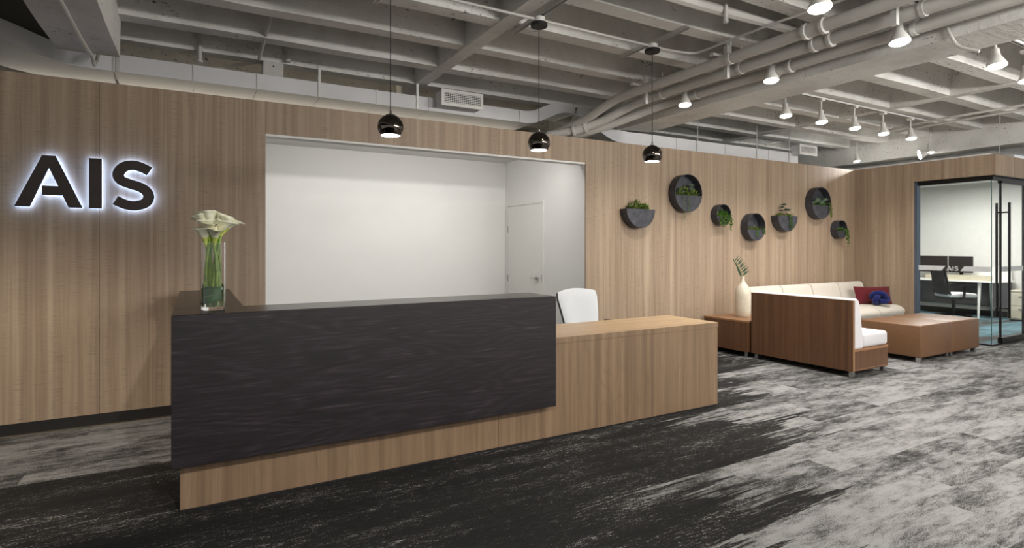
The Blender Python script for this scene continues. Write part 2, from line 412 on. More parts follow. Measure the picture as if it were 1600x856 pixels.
# back wall: laminate panels in bays, opening to the alcove between XL and XR
wb = struct('wall_back')
TK = .02
def panel(x0, x1, z0, z1, par, y=YW): obj('wall_panel', bx(x0+.0008, x1-.0008, y, y+TK, z0, z1, bev=.001, seg=1), M['wall'], par)
for x0, x1 in ((-6.75, -5.53), (-5.53, -4.31), (-4.31, -3.09), (-3.09, -1.87), (-1.87, -.65), (-.65, XL)): panel(x0, x1, .09, ZT, wb)
panel(XL, 1.76, ZO+.02, ZT, wb); panel(1.76, 2.955, ZO+.02, ZT, wb); panel(2.955, XR, ZO+.02, ZT, wb)
for x0, x1 in ((XR, 5.367), (5.367, 6.587), (6.587, 7.807), (7.807, 9.027), (9.027, XO+.06)): panel(x0, x1, .09, ZT, wb)
obj('wall_core', box(bx(-6.75, XL-.01, YW+TK, YW+.12, .0, ZT-.01), XR+.06, XO+.2, YW+TK, YW+.12, 0, ZT-.01), M['paint'], wb)
obj('header_core', bx(XL-.01, XR+.06, YW+TK, YW+.12, ZO+.0205, ZT-.01), M['paint'], wb)
obj('header_edge', bx(XL, XR-.004, YW+.004, YW+.119, ZO, ZO+.02), M['paint'], wb)
bb = obj('baseboard_back', box(bx(-6.75, XL, YW-.006, YW+.02, 0, .089), XR, XO, YW-.006, YW+.02, 0, .089), M['kick']); bb['kind'] = 'structure'
tr = obj('trim_1', bx(-6.75, XL, YW-.03, YW-.0065, 0, .007), M['trim']); tr['kind'] = 'structure'
# alcove
ZC = 2.69
o = obj('wall_alcove_back', bx(-1.2, XR+.1, 7.536, 7.66, 0, ZC), M['paint']); o['kind'] = 'structure'
o = obj('wall_alcove_right', bx(XR, XR+.06, YW+TK+.0005, 7.535, 0, ZC), M['paint']); o['kind'] = 'structure'
o = obj('wall_alcove_left', bx(-.7, -.6, YW+.12, 7.535, 0, ZC), M['paint']); o['kind'] = 'structure'
o = obj('ceiling_alcove', bx(-.7, XR+.06, YW+.121, 7.66, ZC, ZC+.04), M['paint']); o['kind'] = 'structure'
d1 = struct('door_1')
xd = XR
obj('door_frame', box(box(bx(xd-.012, xd-.0005, 7.45, 7.50, 0, 2.06), xd-.012, xd-.0005, 6.45, 6.50, 0, 2.06), xd-.012, xd-.0005, 6.50, 7.45, 2.022, 2.06), M['door'], d1)
obj('door_leaf', bx(xd-.008, xd-.0005, 6.506, 7.444, .01, 2.014), M['door'], d1)
for z in (1.68, .95, .22): obj('hinge', bx(xd-.02, xd-.008, 7.436, 7.456, z-.05, z+.05, bev=.003), M['chrome'], d1)
hb = B(); lathe(hb, [(.032, -.02), (.032, -.008)], 20, (0, 0, 0), 'y'); hb.transform(Matrix.Rotation(-math.pi/2, 4, 'Z') @ Matrix.Identity(4))
hb.transform(Matrix.Translation((xd+.0-.03, 6.59, .985)))
tube(hb, [(xd-.03, 6.59, .985), (xd-.065, 6.59, .985)], .011); tube(hb, [(xd-.06, 6.59, .985), (xd-.06, 6.71, .985)], .010)
obj('lever_handle', hb, M['chrome'], d1, True)
obj('strike_plate', bx(xd-.0135, xd-.0118, 6.49, 6.503, .93, 1.04), M['chrome'], d1)

# plenum walls beyond the partition
o = obj('wall_plenum_back', bx(-8, 16, 8.9, 9.0, 0, 3.7), M['cream']); o['kind'] = 'structure'

# ceiling: slab, joists along x, ribs and girders along y
ceil = struct('ceiling')
ZJ, ZS, ZG = 3.27, 3.64, 2.97
obj('slab', bx(-.93, 16, -7, 9.0, ZS, ZS+.1), M['concrete'], ceil)
obj('dark_deck', bx(-8, -.93, -7, 9.0, ZS, ZS+.1), M['bay_shade'], ceil)  # flat black slab; the shade of the left bay is in its colour
def joist(y):
    poly = [(y-.075, ZJ), (y+.075, ZJ), (y+.12, ZS+.02), (y-.12, ZS+.02)]
    secs = []; x = -.93
    xs = [-.93+.35*k for k in range(49)]
    for xx in xs:
        j = [noise.noise(Vector((xx*1.1, y*3, k*5.3)))*.012 for k in range(4)]
        secs.append([(xx, poly[0][0]+j[0], ZJ+j[1]), (xx, poly[1][0]+j[2], ZJ+j[1]), (xx, poly[2][0], ZS+.02), (xx, poly[3][0], ZS+.02)])
    obj('joist', sweep_rect(B(), secs), M['concrete'], ceil)
for k in range(-4, 9): joist(5.50-.68*k)
def girder(x0, x1, zg, y1=9.0, y0=-6.0):
    secs = []
    n = 40
    for i in range(n+1):
        y = y0+(y1-y0)*i/n; j = [noise.noise(Vector((y*1.3, x0*2, k*3.1)))*.012 for k in range(3)]
        secs.append([(x0+j[0], y, zg+j[1]), (x1+j[2], y, zg+j[1]), (x1+.02, y, ZS+.02), (x0-.02, y, ZS+.02)])
    obj('girder', sweep_rect(B(), secs), M['concrete'], ceil)
girder(-.93, -.53, ZG, 5.62); girder(4.89, 5.37, ZG); girder(10.75, 11.23, ZG)
for xr_ in (2.26, 8.15):
    obj('rib', prism(B(), [(xr_-.07, ZJ-.004), (xr_+.07, ZJ-.004), (xr_+.1, ZS+.01), (xr_-.1, ZS+.01)], -6, 8.9, 'y'), M['concrete'], ceil)

# office: wood wall, soffit, glass
wo = struct('wall_office')
def wpanel(y0, y1, z0, z1): obj('wall_panel', bx(XO, XO+TK, y0+.0008, y1-.0008, z0, z1, bev=.001, seg=1), M['wall'], wo)
wpanel(4.604, 5.06, .09, ZT); wpanel(5.06, YW-.001, .09, ZT)
wpanel(3.573, 4.604, 2.437, ZT)
for x0, x1 in ((XO+TK+.001, 11.1), (11.1, 12.3), (12.3, 13.5), (13.5, 14.3)): obj('wall_panel', bx(x0+.0008, x1-.0008, 3.573, 3.573+TK, 2.437, ZT), M['wall'], wo)
obj('soffit_board', bx(XO+.002, 14.2, 3.58, 3.79, 2.425, 2.437), M['black'], wo)
obj('soffit_return', bx(XO+.002, XO+.12, 3.79, 4.604, 2.425, 2.437), M['black'], wo)
obj('wall_end', bx(XO+TK, XO+.12, 4.63, YW-.001, 0, ZT-.01), M['offwall'], wo)
o = obj('baseboard_office', bx(XO-.008, XO+.02, 4.62, YW-.03, 0, .089), M['kick']); o['kind'] = 'structure'
o = obj('wall_office_back', bx(14.2, 14.3, 3.6, 8.9, 0, 2.75), M['offwall']); o['kind'] = 'structure'
o = obj('wall_office_left', bx(XO+.2, 14.2, 8.3, 8.4, 0, 2.75), M['offwall']); o['kind'] = 'structure'
o = obj('baseboard_office_back', bx(14.17, 14.2, 3.7, 8.3, 0, .11), M['kick']); o['kind'] = 'structure'
o = obj('ceiling_office', bx(XO+.13, 14.3, 3.7, 8.4, 2.735, 2.77), M['paint']); o['kind'] = 'structure'

XG = 9.92; YG = 3.64
w1 = struct('window_1')
obj('frame_jamb', bx(XG-.05, XG+.05, 4.565, 4.603, 0, 2.424), M['alum'], w1)
obj('head_channel', bx(XG-.035, XG+.035, YG-.03, 4.565, 2.37, 2.424), M['black'], w1)
obj('head_channel', bx(XG+.035, 10.20, YG-.03, YG+.03, 2.37, 2.424), M['black'], w1)
obj('glass_pane', bx(XG-.005, XG+.005, YG+.001, 4.565, .02, 2.37), M['pane'], w1)
obj('glass_pane', bx(XG+.006, 10.19, YG-.005, YG+.005, .02, 2.37), M['pane'], w1)
obj('glass_edge', bx(XG-.006, XG+.006, YG-.007, YG+.001, .02, 2.37), M['pane_edge'], w1)
obj('sill_channel', bx(XG-.02, XG+.02, YG-.02, 4.565, 0, .02), M['black'], w1)
obj('sill_channel', bx(XG+.02, 10.19, YG-.02, YG+.02, 0, .02), M['black'], w1)
# lettering shapes (x to the right, z up; capital height 0.393)
LA = [(-1.161, 1.72), (-1.072, 1.72), (-.958, 2.021), (-.901, 1.882), (-.998, 1.882), (-.998, 1.811), (-.874, 1.811), (-.838, 1.72), (-.751, 1.72), (-.917, 2.113), (-.998, 2.113)]
LI = [(-.712, 1.72), (-.630, 1.72), (-.630, 2.113), (-.712, 2.113)]
SP = [(-.312, 2.034), (-.37, 2.064), (-.43, 2.0765), (-.49, 2.056), (-.523, 2.0), (-.503, 1.950), (-.44, 1.922), (-.38, 1.903), (-.335, 1.872), (-.317, 1.826), (-.340, 1.776), (-.41, 1.750), (-.48, 1.760), (-.5415, 1.791)]
def stroke(P, w):
    P = [Vector((p[0], p[1], 0)) for p in P]; P = spline(P, 5); L, R = [], []
    for i, p in enumerate(P):
        t = (P[min(i+1, len(P)-1)]-P[max(i-1, 0)]).normalized(); n = Vector((-t.y, t.x, 0))
        L.append((p+n*w/2)[:2]); R.append((p-n*w/2)[:2])
    return L, R
def letter_bm(poly, y0, y1):
    return prism(B(), poly, y0, y1, 'y')
def s_bm(y0, y1, w=.077, z0=0):
    L, R = stroke(SP, w); bm = B(); n = len(L)
    V = [[bm.verts.new((p[0], y, p[1])) for p in side] for side in (L, R) for y in (y0, y1)]   # L0 L1 R0 R1
    for i in range(n-1):
        for a, b in ((0, 2), (1, 3), (0, 1), (2, 3)): bm.faces.new((V[a][i], V[a][i+1], V[b][i+1], V[b][i]))
    bm.faces.new((V[0][0], V[1][0], V[3][0], V[2][0])); bm.faces.new((V[0][-1], V[1][-1], V[3][-1], V[2][-1]))
    bmesh.ops.recalc_face_normals(bm, faces=bm.faces); return bm
def small_letters(place, par, sc):
    """the three letters as flat film, mapped by place(x along reading direction, z up)"""
    for bm in (letter_bm(LA, 0, .004), letter_bm(LI, 0, .004), s_bm(0, .004)):
        for v in bm.verts:
            v.co = Vector(place((v.co.x+1.161)*sc, v.co.z-1.72, v.co.y, sc))
        obj('film_letter', bm, M['film'], par)
# frosted band on the glass, with a slanted gap holding the letters
zb0, zb1 = 1.055, 1.128
def band(y0t, y0b, y1t, y1b): obj('frosted_band', prism(B(), [(y0b, zb0), (y1b, zb0), (y1t, zb1), (y0t, zb1)], XG-.0075, XG-.0055, 'x'), M['film'], w1)
band(4.563, 4.563, 4.20, 4.25); band(3.96, 4.01, YG+.003, YG+.003)
small_letters(lambda x, z, t, s: (XG-.0075+t*.4, 4.185-x, zb0+.004+z*s*1.0), w1, .17)

d2 = struct('door_2')
obj('glass_pane', bx(10.225, 10.98, YG-.006, YG+.006, .1, 2.35), M['pane'], d2)
obj('edge_gasket', bx(10.20, 10.225, YG-.012, YG+.012, .1, 2.34), M['black'], d2)
obj('bottom_rail', bx(10.20, 10.985, YG-.03, YG+.03, .008, .1, bev=.004), M['black'], d2)
obj('top_rail', bx(10.20, 10.985, YG-.03, YG+.03, 2.34, 2.424, bev=.004), M['black'], d2)
obj('edge_gasket', bx(10.98, 10.995, YG-.012, YG+.012, .1, 2.34), M['black'], d2)
for s, y in ((1, YG-.075), (-1, YG+.075)):
    obj('pull_handle', tube(B(), [(10.30, y, .38), (10.30, y, 2.06)], .016, 12), M['black'], d2, True)
for z in (.52, 1.92): obj('handle_standoff', tube(B(), [(10.30, YG-.075, z), (10.30, YG+.075, z)], .011, 10), M['black'], d2, True)
obj('frosted_band', bx(10.23, 10.975, YG-.009, YG-.0065, zb0, zb1), M['film'], d2)
w2 = struct('window_2')
obj('glass_pane', bx(11.0, 14.2, YG-.006, YG+.006, .03, 2.40), M['pane'], w2)
obj('sill_channel', bx(11.0, 14.2, YG-.03, YG+.03, 0, .05), M['black'], w2)
obj('head_channel', bx(11.0, 14.2, YG-.03, YG+.03, 2.37, 2.424), M['black'], w2)

# ================================================================== RECEPTION DESK
D = thing('reception_desk', 'long reception desk with dark oak transaction counter over a light walnut base', 'desk', (2.0, 3.49, 0))
def dpart(name, bm, mat):
    o = obj(name, bm, mat, D); o.matrix_parent_inverse = Matrix.Translation(D.location).inverted(); return o
YB = 3.488; YD = 3.40; ZD = 1.06; ZB = .265
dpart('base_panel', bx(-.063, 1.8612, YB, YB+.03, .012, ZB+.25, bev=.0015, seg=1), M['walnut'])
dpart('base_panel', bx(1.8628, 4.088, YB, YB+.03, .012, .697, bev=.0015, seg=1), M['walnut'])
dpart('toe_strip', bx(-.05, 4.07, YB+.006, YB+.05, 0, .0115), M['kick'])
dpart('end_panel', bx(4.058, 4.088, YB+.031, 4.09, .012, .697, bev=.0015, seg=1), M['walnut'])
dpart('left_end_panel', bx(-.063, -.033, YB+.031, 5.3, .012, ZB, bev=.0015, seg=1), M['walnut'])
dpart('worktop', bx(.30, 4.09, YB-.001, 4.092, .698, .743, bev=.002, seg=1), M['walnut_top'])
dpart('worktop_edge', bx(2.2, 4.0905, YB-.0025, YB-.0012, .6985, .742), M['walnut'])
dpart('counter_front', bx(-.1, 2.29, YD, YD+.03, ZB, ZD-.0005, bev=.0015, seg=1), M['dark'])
dpart('counter_top', bx(-.098, 2.288, YD+.031, YD+.385, ZD-.035, ZD, bev=.0015, seg=1), M['dark_top_lit'])
dpart('counter_back', bx(.25, 2.288, YD+.355, YD+.384, .745, ZD-.036), M['dark'])
dpart('counter_end', bx(2.262, 2.289, YD+.031, YD+.355, .745, ZD-.036), M['dark'])
dpart('counter_underside', bx(-.098, 2.288, YD+.031, YB-.002, ZB, ZB+.02), M['walnut'])
dpart('return_top', bx(-.098, .265, YD+.3865, 5.32, ZD-.035, ZD, bev=.0015, seg=1), M['dark_top_lit'])
dpart('return_side', bx(-.098, -.068, YD+.032, 5.318, ZB, ZD-.036), M['dark'])
dpart('return_inner', bx(.236, .264, YD+.386, 5.318, 0.012, ZD-.036), M['dark'])
dpart('return_back', bx(-.067, .235, 5.29, 5.318, .012, ZD-.036), M['dark'])

# ------------------------------------------------------------------ lilies in the glass vase
VX, VY = .098, 3.655
va = thing('glass_vase', 'tall clear glass cylinder vase of lilies on the dark counter', 'vase', (VX, VY, ZD))
R = .064; HV = .385
obj('glass', lathe(B(), [(R-.002, 0), (R, .004), (R, HV), (R-.0035, HV), (R-.0035, .018), (.002, .018)], 40, cap1=True), M['gl'], va, True)
obj('water', lathe(B(), [(.002, .0185), (R-.0038, .0185), (R-.0038, .135), (.002, .135)], 40), M['water'], va, True)
heads = [(-.062, -.015, .455, -60), (-.030, -.03, .49, -80), (.0, .01, .545, 150), (.035, -.02, .50, -20), (.070, .0, .515, 10), (.045, .03, .53, 60), (-.04, .03, .53, 130), (.01, -.045, .46, -90), (.02, .045, .50, 80), (-.01, .0, .50, -120)]
wds = ['leftmost and lowest', 'front left', 'topmost rear', 'front right', 'rightmost with a pointed lip', 'rear right', 'rear left', 'frontmost low', 'back middle', 'innermost']
def calla(i, hx, hy, hz, ang):
    t = thing('calla_lily', 'white calla lily, the %s bloom of the vase on the counter' % wds[i], 'flower', (VX, VY, ZD+.02), 0, 'calla lilies in the glass vase')
    a = math.radians(ang); out = Vector((math.cos(a), math.sin(a), 0))
    foot = Vector((.042*math.cos(i*2.4+1), .042*math.sin(i*2.4+1), .002))*(1 if i % 3 else .4); base = Vector((hx*.55, hy*.55, hz-.115))
    mid = Vector((foot.x*.62+hx*.30, foot.y*.62+hy*.30, .24))
    obj('stem', tube(B(), spline([foot, mid*.6+foot*.4, mid, base], 5), .0076, 8), M['stem'], t, True)
    ax = (Vector((hx, hy, hz))-base); ax = (ax.normalized()+out*.25).normalized()
    e1 = (out-ax*out.dot(ax)).normalized(); e2 = ax.cross(e1)
    for nm, inner in (('spathe', 0), ('throat', 1)):
        bm = B(); NT_, NH = 24, 9; rows = []
        for h in range(NH+1):
            s = h/NH
            if inner: s *= .45
            row = []
            for k in range(NT_):
                th = 2*math.pi*k/NT_; c = math.cos(th)
                r = .0065+.041*s**1.4
                lip = max(0, c)**3
                flare = .008*s**5*(1+1.8*lip)+.007*s**3*math.sin(2*th+i*1.7)+.0035*s**5*math.sin(7*th+i)
                z = .132*s*(1-.15*(.5-.5*c)*s)-.008*s**6
                wob = .004*s*s*math.sin(3*th+i)
                rr = r+flare+wob
                if inner: rr += .0008; 
                p = base+e1*math.cos(th)*rr+e2*math.sin(th)*rr*.92+ax*(z+.0)
                if lip: p += e1*.012*lip*s**3
                row.append(bm.verts.new(p))
            rows.append(row)
        for A, Dn in zip(rows, rows[1:]):
            for k in range(NT_): bm.faces.new((A[k], A[(k+1) % NT_], Dn[(k+1) % NT_], Dn[k]))
        o = obj(nm, bm, M['spathe'] if not inner else M['throat'], t, True)
        if not inner:
            md = o.modifiers.new('thick', 'SOLIDIFY'); md.thickness = .0012
    obj('spadix', tube(B(), [base+ax*.02, base+ax*.075], [.0045, .003], 8), M['spad'], t, True)
for i, h in enumerate(heads): calla(i, *h)
lf = thing('broad_leaf', 'broad dark green leaf curled around the stems inside the glass vase', 'leaf', (VX, VY, ZD+.02))
bm = B(); rows = []
for i in range(25):
    s = i/24; a = math.radians(-210+250*s); rr = R-.0075
    zlo = .012+.05*max(0, s-.2); zhi = .085+.055*s+.012*math.sin(s*6)
    if s < .12: zhi = .14-.3*s
    rows.append([bm.verts.new((rr*math.cos(a), rr*math.sin(a), zlo+(zhi-zlo)*k/4)) for k in range(5)])
for A, Dn in zip(rows, rows[1:]):
    for k in range(4): bm.faces.new((A[k], Dn[k], Dn[k+1], A[k+1]))
o = obj('leaf_blade', bm, M['leaf'], lf, True); md = o.modifiers.new('thick', 'SOLIDIFY'); md.thickness = .001
pts = []
for i in range(25):
    s = i/24; a = math.radians(-210+250*s); pts.append(((R-.0062)*math.cos(a), (R-.0062)*math.sin(a), .045+.045*s))
obj('midrib', tube(B(), pts, .0011, 5), M['vein'], lf, True)

# ------------------------------------------------------------------ halo sign on the wall
sg = thing('wall_sign', 'dark metal AIS letters with blue white halo light on the wood wall', 'sign', (-.72, YW, 1.9))
def spart(name, bm, mat, par=sg):
    o = obj(name, bm, mat, par)
    if par is sg: o.matrix_parent_inverse = Matrix.Translation(sg.location).inverted()
    return o
def inset(poly, sc=.90):
    cx_ = sum(p[0] for p in poly)/len(poly); cz = sum(p[1] for p in poly)/len(poly); return [(cx_+(p[0]-cx_)*sc, cz+(p[1]-cz)*sc) for p in poly]
for make in (lambda a, b, k: letter_bm(LA, a, b), lambda a, b, k: letter_bm(LI, a, b), lambda a, b, k: s_bm(a, b, .077-k)):
    L_ = spart('letter', make(YW-.055, YW-.03, 0), M['letter'])
    spart('halo_light', make(YW-.0295, YW-.022, 0.0), M['halo'], L_)

# ------------------------------------------------------------------ reception task chair
ch = thing('reception_chair', 'light grey upholstered office chair behind the walnut worktop', 'chair', (3.50, 4.52, 0), .10)
def backrest():
    bm = B(); NX, NZ = 14, 14; fr, bk = [], []
    for j in range(NZ+1):
        t = j/NZ; z = .50+.455*t
        hw = (.205+.065*min(1, t*1.15)-.012*max(0, t-.85)/.15); yb = .20+.10*t**1.4
        rf, rb = [], []
        for i in range(NX+1):
            s = -1+2*i/NX; x = s*hw; crown = .028*(1-s*s) if t > .8 else 0
            zz = z+ (.03*(1-s*s)*max(0, (t-.7)/.3))
            yy = yb-.045*s*s+.0
            edge = (1-abs(s)**8)*(1-abs(2*t-1)**10)
            rf.append(bm.verts.new((x, yy-.03*edge, zz))); rb.append(bm.verts.new((x, yy+.018*edge+.004, zz)))
        fr.append(rf); bk.append(rb)
    for L in (fr, bk):
        for A, Dn in zip(L, L[1:]):
            for k in range(NX): bm.faces.new((A[k], A[k+1], Dn[k+1], Dn[k]))
    for j in range(NZ):
        for k in (0, NX): bm.faces.new((fr[j][k], fr[j+1][k], bk[j+1][k], bk[j][k]))
    for k in range(NX):
        for j in (0, NZ): bm.faces.new((fr[j][k], fr[j][k+1], bk[j][k+1], bk[j][k]))
    bmesh.ops.recalc_face_normals(bm, faces=bm.faces); return bm
obj('backrest', backrest(), M['chairf'], ch, True)
bm = backrest(); bm.transform(Matrix.Translation((-.006, .016, -.012))); obj('back_shell', bm, M['slate'], ch, True)
obj('seat', bx(-.25, .25, -.26, .22, .43, .50, bev=.03, seg=3), M['chairf'], ch, True)
obj('back_bracket', tube(B(), [(0, .1, .41), (0, .27, .42), (0, .26, .56)], .02, 8), M['black'], ch, True)
for s in (-1, 1):
    ar = obj('armrest', bx(s*.29-.04, s*.29+.04, -.15, .12, .63, .66, bev=.012), M['black'], ch, True)
    obj('arm_post', tube(B(), [(s*.22, 0, .42), (s*.29, 0, .44), (s*.29, 0, .63)], .015, 8), M['black'], ar, True)
obj('gas_column', tube(B(), [(0, 0, .09), (0, 0, .43)], .025, 10), M['chrome'], ch, True)
for k in range(5):
    a = k*2*math.pi/5; e = Vector((math.cos(a)*.30, math.sin(a)*.30, .075))
    lg = obj('base_leg', tube(B(), [(0, 0, .11), e], [.025, .016], 8), M['black'], ch, True)
    obj('caster', lathe(B(), [(.028, -.02), (.03, -.012), (.03, .012), (.028, .02)], 14, (e.x, e.y, .03), 'y'), M['black'], lg, True)

# ------------------------------------------------------------------ pendants over the counter
PX = [1.185, 2.395, 3.60]; PY = 3.80
pl_ = ['leftmost', 'middle', 'rightmost']
for i, x in enumerate(PX):
    p = thing('pendant_lamp', 'smoked chrome globe pendant lamp over the desk, %s of the three' % pl_[i], 'lamp', (x, PY, 3.197), 0, 'globe pendants over the desk')
    ZC_ = 2.243-3.197; RG = .089
    obj('canopy', lathe(B(), [(.002, 0), (.065, 0), (.068, -.004), (.068, -.026), (.064, -.03), (.002, -.03)], 28, cap0=False), M['cord'], p, True)
    obj('cord', tube(B(), [(0, 0, -.03), (0, 0, ZC_+RG+.02)], .0035, 8), M['cord'], p, True)
    obj('socket_cap', lathe(B(), [(.006, RG+.028), (.009, RG+.022), (.010, RG+.006), (.034, RG-.004), (.036, RG-.010)], 20, (0, 0, ZC_)), M['chrome'], p, True)
    pr = [(RG*math.sin(t), RG*math.cos(t)) for t in [math.radians(a) for a in range(14, 133, 6)]]
    inn = [((RG-.004)*math.sin(t), (RG-.004)*math.cos(t)) for t in [math.radians(a) for a in range(132, 13, -6)]]
    obj('globe', lathe(B(), pr+inn, 36, (0, 0, ZC_), cap0=False, cap1=False), M['smoke'], p, True)
    zz = RG*math.cos(math.radians(128)); rr = RG*math.sin(math.radians(128))-.006
    obj('diffuser', lathe(B(), [(.002, zz+.012), (rr*.7, zz+.008), (rr, zz+.002), (rr, zz-.002), (.002, zz-.002)], 28, (0, 0, ZC_), cap0=True), M['bulb'], p, True)
    spot('pendant_light', (x, PY, 2.243+zz-.012), (x, PY, 0), PEND_W, 120, .8, WARM, .04)
    s = thing('channel_strut', 'steel channel strut under the joists holding the %s globe pendant' % pl_[i], 'strut', (x, PY, 3.245), 0, 'channel struts over the pendants')
    obj('channel', box(box(bx(-.02, .02, -.42, .42, .012, .024), -.02, -.017, -.42, .42, -.004, .012), .017, .02, -.42, .42, -.004, .012), M['strap'], s)
    obj('junction_box', lathe(B(), [(.046, -.047), (.048, -.044), (.048, -.004)], 24), M['fixture'], s, True)

# ================================================================== WALL PLANTERS
def ring_shell(bm, r, dep, a0, a1, th=.006, n=48):
    secs = []
    full = abs(a1-a0) > 6.2
    N = n
    loops = []
    for k in range(N+1 if not full else N):
        a = a0+(a1-a0)*k/N; c, s = math.cos(a), math.sin(a)
        loops.append([bm.verts.new((q*c, y, q*s)) for q, y in ((r, 0), (r, -dep), (r-th, -dep), (r-th, 0))])
    m = len(loops)
    for k in range(m if full else m-1):
        A, Dn = loops[k], loops[(k+1) % m]
        for j in range(4): bm.faces.new((A[j], A[(j+1) % 4], Dn[(j+1) % 4], Dn[j]))
    if not full:
        bm.faces.new(loops[0]); bm.faces.new(loops[-1][::-1])
    bmesh.ops.recalc_face_normals(bm, faces=bm.faces); return bm
def seg_poly(r, zc, n=40):
    """lower segment of a circle of radius r below z = zc"""
    a = math.asin(max(-1, min(1, zc/r))); out = []
    for k in range(n+1):
        t = math.pi-a+(math.pi+2*a)*k/n; out.append((r*math.cos(t), r*math.sin(t)))
    return out
def leafy(bm, p, d, size, up=Vector((0, 0, 1))):
    d = d.normalized(); s = d.cross(up)
    if s.length < .1: s = d.cross(Vector((0, 1, 0)))
    s.normalize(); w = size*.28; nrm = s.cross(d)*size*.12
    a, b, c, e = p, p+d*size*.5+s*w+nrm, p+d*size, p+d*size*.5-s*w+nrm
    V = [bm.verts.new(q) for q in (a, b, c, e)]; bm.faces.new((V[0], V[1], V[2])); bm.faces.new((V[0], V[2], V[3]))
def bushy(w, h, dep, n, size):
    bm = B()
    for _ in range(n):
        x = random.uniform(-w, w); y = random.uniform(-dep*.85, -.02); z = random.random()**1.3*h*(1-.5*(x/w)**2)
        leafy(bm, Vector((x, y, z)), Vector((random.uniform(-1, 1), random.uniform(-1, .2), random.uniform(-.2, 1.2))), size*random.uniform(.6, 1.3))
    return bm
def trail(x, y, z, length, n, size, sway=.02):
    bm = B(); pts = [(x, y+.03, z-.01), (x+sway*.2, y-.012, z+.012)]
    for k in range(1, 8): pts.append((x+sway*k/7+random.uniform(-.006, .006), y-.02-random.uniform(0, .008), z-length*k/7))
    P = spline(pts, 4)
    for _ in range(n):
        p = random.choice(P); a = random.uniform(0, 6.28)
        leafy(bm, p, Vector((math.cos(a), min(0, math.sin(a)), random.uniform(-.8, .2))), size*random.uniform(.7, 1.3))
    tube(bm, P, .002, 4); return bm
def rosette(bm, c, r, n=14):
    for k in range(n):
        a = k*2.4; t = k/n; d = Vector((math.cos(a)*(1-t*.6), math.sin(a)*(1-t*.6), .25+t))
        leafy(bm, Vector(c), d, r*(1-.45*t))
def planter(kind, x, z, r, dep, zc, label, plants):
    p = thing('wall_planter', label, 'planter', (x, YW, z), 0, 'charcoal planters on the wood wall')
    if kind == 'round':
        obj('shell', ring_shell(B(), r, dep, 0, 2*math.pi), M['slate'], p, True)
        obj('back_disc', lathe(B(), [(.002, -.002), (r-.006, -.002), (r-.006, -.008), (.002, -.008)], 48, axis='y'), M['slate'], p)
    else:
        obj('shell', ring_shell(B(), r, dep, math.pi, 2*math.pi), M['slate'], p, True)
        obj('back_plate', prism(B(), seg_poly(r-.006, 0), -.008, -.002, 'y'), M['slate'], p)
    obj('front_plate', prism(B(), seg_poly(r-.001 if kind == 'half' else r-.0065, zc), -dep+.0, -dep+.006, 'y'), M['slate'], p)
    obj('soil', prism(B(), seg_poly(r-.0075, zc-.02), -dep+.0065, -.0085, 'y'), M['soil'], p)
    for nm, lab, parts in plants:
        t = thing(nm, lab, 'plant', (x, YW, z+zc-.018), 0, 'small plants in the wall planters')
        for pn, bm, mat in parts: obj(pn, bm, mat, t, kind='stuff')
W_ = lambda r, zc: math.sqrt(max(.001, r*r-zc*zc))*.85
def rb(cs):
    bm = B()
    for c, r in cs: rosette(bm, c, r)
    return bm
DP = .125
planter('half', 4.922, 1.895, .238, DP, 0.0, 'charcoal half round wall planter, leftmost of the seven, nearest the alcove opening', [
    ('succulent', 'pale blue green rosette at the left of the leftmost half round planter', [('leaves', rb([((-.12, -.06, .03), .075), ((-.06, -.08, .03), .06), ((-.10, -.09, .01), .05)]), M['g3'])]),
    ('moss_plant', 'bright moss green plant mounded in the leftmost half round planter', [('leaves', bushy(.15, .11, DP, 200, .045), M['g1']), ('leaves', (lambda b: (b.transform(Matrix.Translation((.06, 0, 0))), b)[1])(bushy(.10, .085, DP, 90, .04)), M['g2'])])])
planter('round', 5.768, 2.135, .252, DP, -.03, 'large charcoal round wall planter near the rightmost pendant', [
    ('moss_plant', 'olive moss plant filling the large round planter near the rightmost pendant', [('leaves', bushy(W_(.25, .03), .12, DP, 260, .045), M['g1']), ('rosettes', rb([((-.15, -.09, .05), .06), ((-.09, -.1, .05), .05), ((.09, -.08, .09), .07), ((.1, -.07, .14), .07)]), M['g3'])]),
    ('trailing_plant', 'two thin green strands hanging over the large round planter front', [('strand', trail(-.12, -DP, .02, .33, 60, .018, .01), M['g2']), ('strand', trail(-.03, -DP, .02, .25, 50, .018, .01), M['g2'])])])
planter('round', 6.473, 1.866, .148, .11, -.02, 'smallest round charcoal planter between two larger round ones', [
    ('fern', 'bright feathery fern spilling out of the small round planter between larger ones', [('fronds', bushy(.11, .09, .11, 120, .045), M['g2'])]+[('frond', trail(xx, -.11, .03, ll, 60, .03, sw), M['g2']) for xx, ll, sw in ((-.08, .14, -.01), (-.02, .15, 0), (.03, .12, .02), (.08, .21, .03), (.10, .14, .05))])])
planter('round', 7.147, 1.707, .2, DP, -.04, 'medium round charcoal planter hanging lowest of the seven, right of the smallest', [
    ('moss_plant', 'mixed green plant along the shelf of the lowest round planter', [('leaves', bushy(W_(.2, .04), .06, DP, 150, .035), M['g1']), ('leaves', trail(-.01, -DP, .02, .09, 40, .026, 0), M['g2']), ('leaves', trail(.14, -DP, .02, .07, 40, .026, .01), M['g2'])])])
planter('half', 7.872, 1.887, .236, DP, 0.0, 'charcoal half round wall planter between two round ones, right half of the row', [
    ('succulent', 'tall green stems and leaves in the second half round planter', [('leaves', bushy(.19, .05, DP, 150, .035), M['g1']), ('upright_leaves', rb([((-.04, -.06, .14), .05), ((.0, -.06, .18), .06), ((.10, -.06, .10), .06), ((.02, -.08, .10), .06), ((-.07, -.06, .09), .05)]), M['g4']), ('strand', trail(.02, -DP, .03, .20, 90, .034, .03), M['g2'])])])
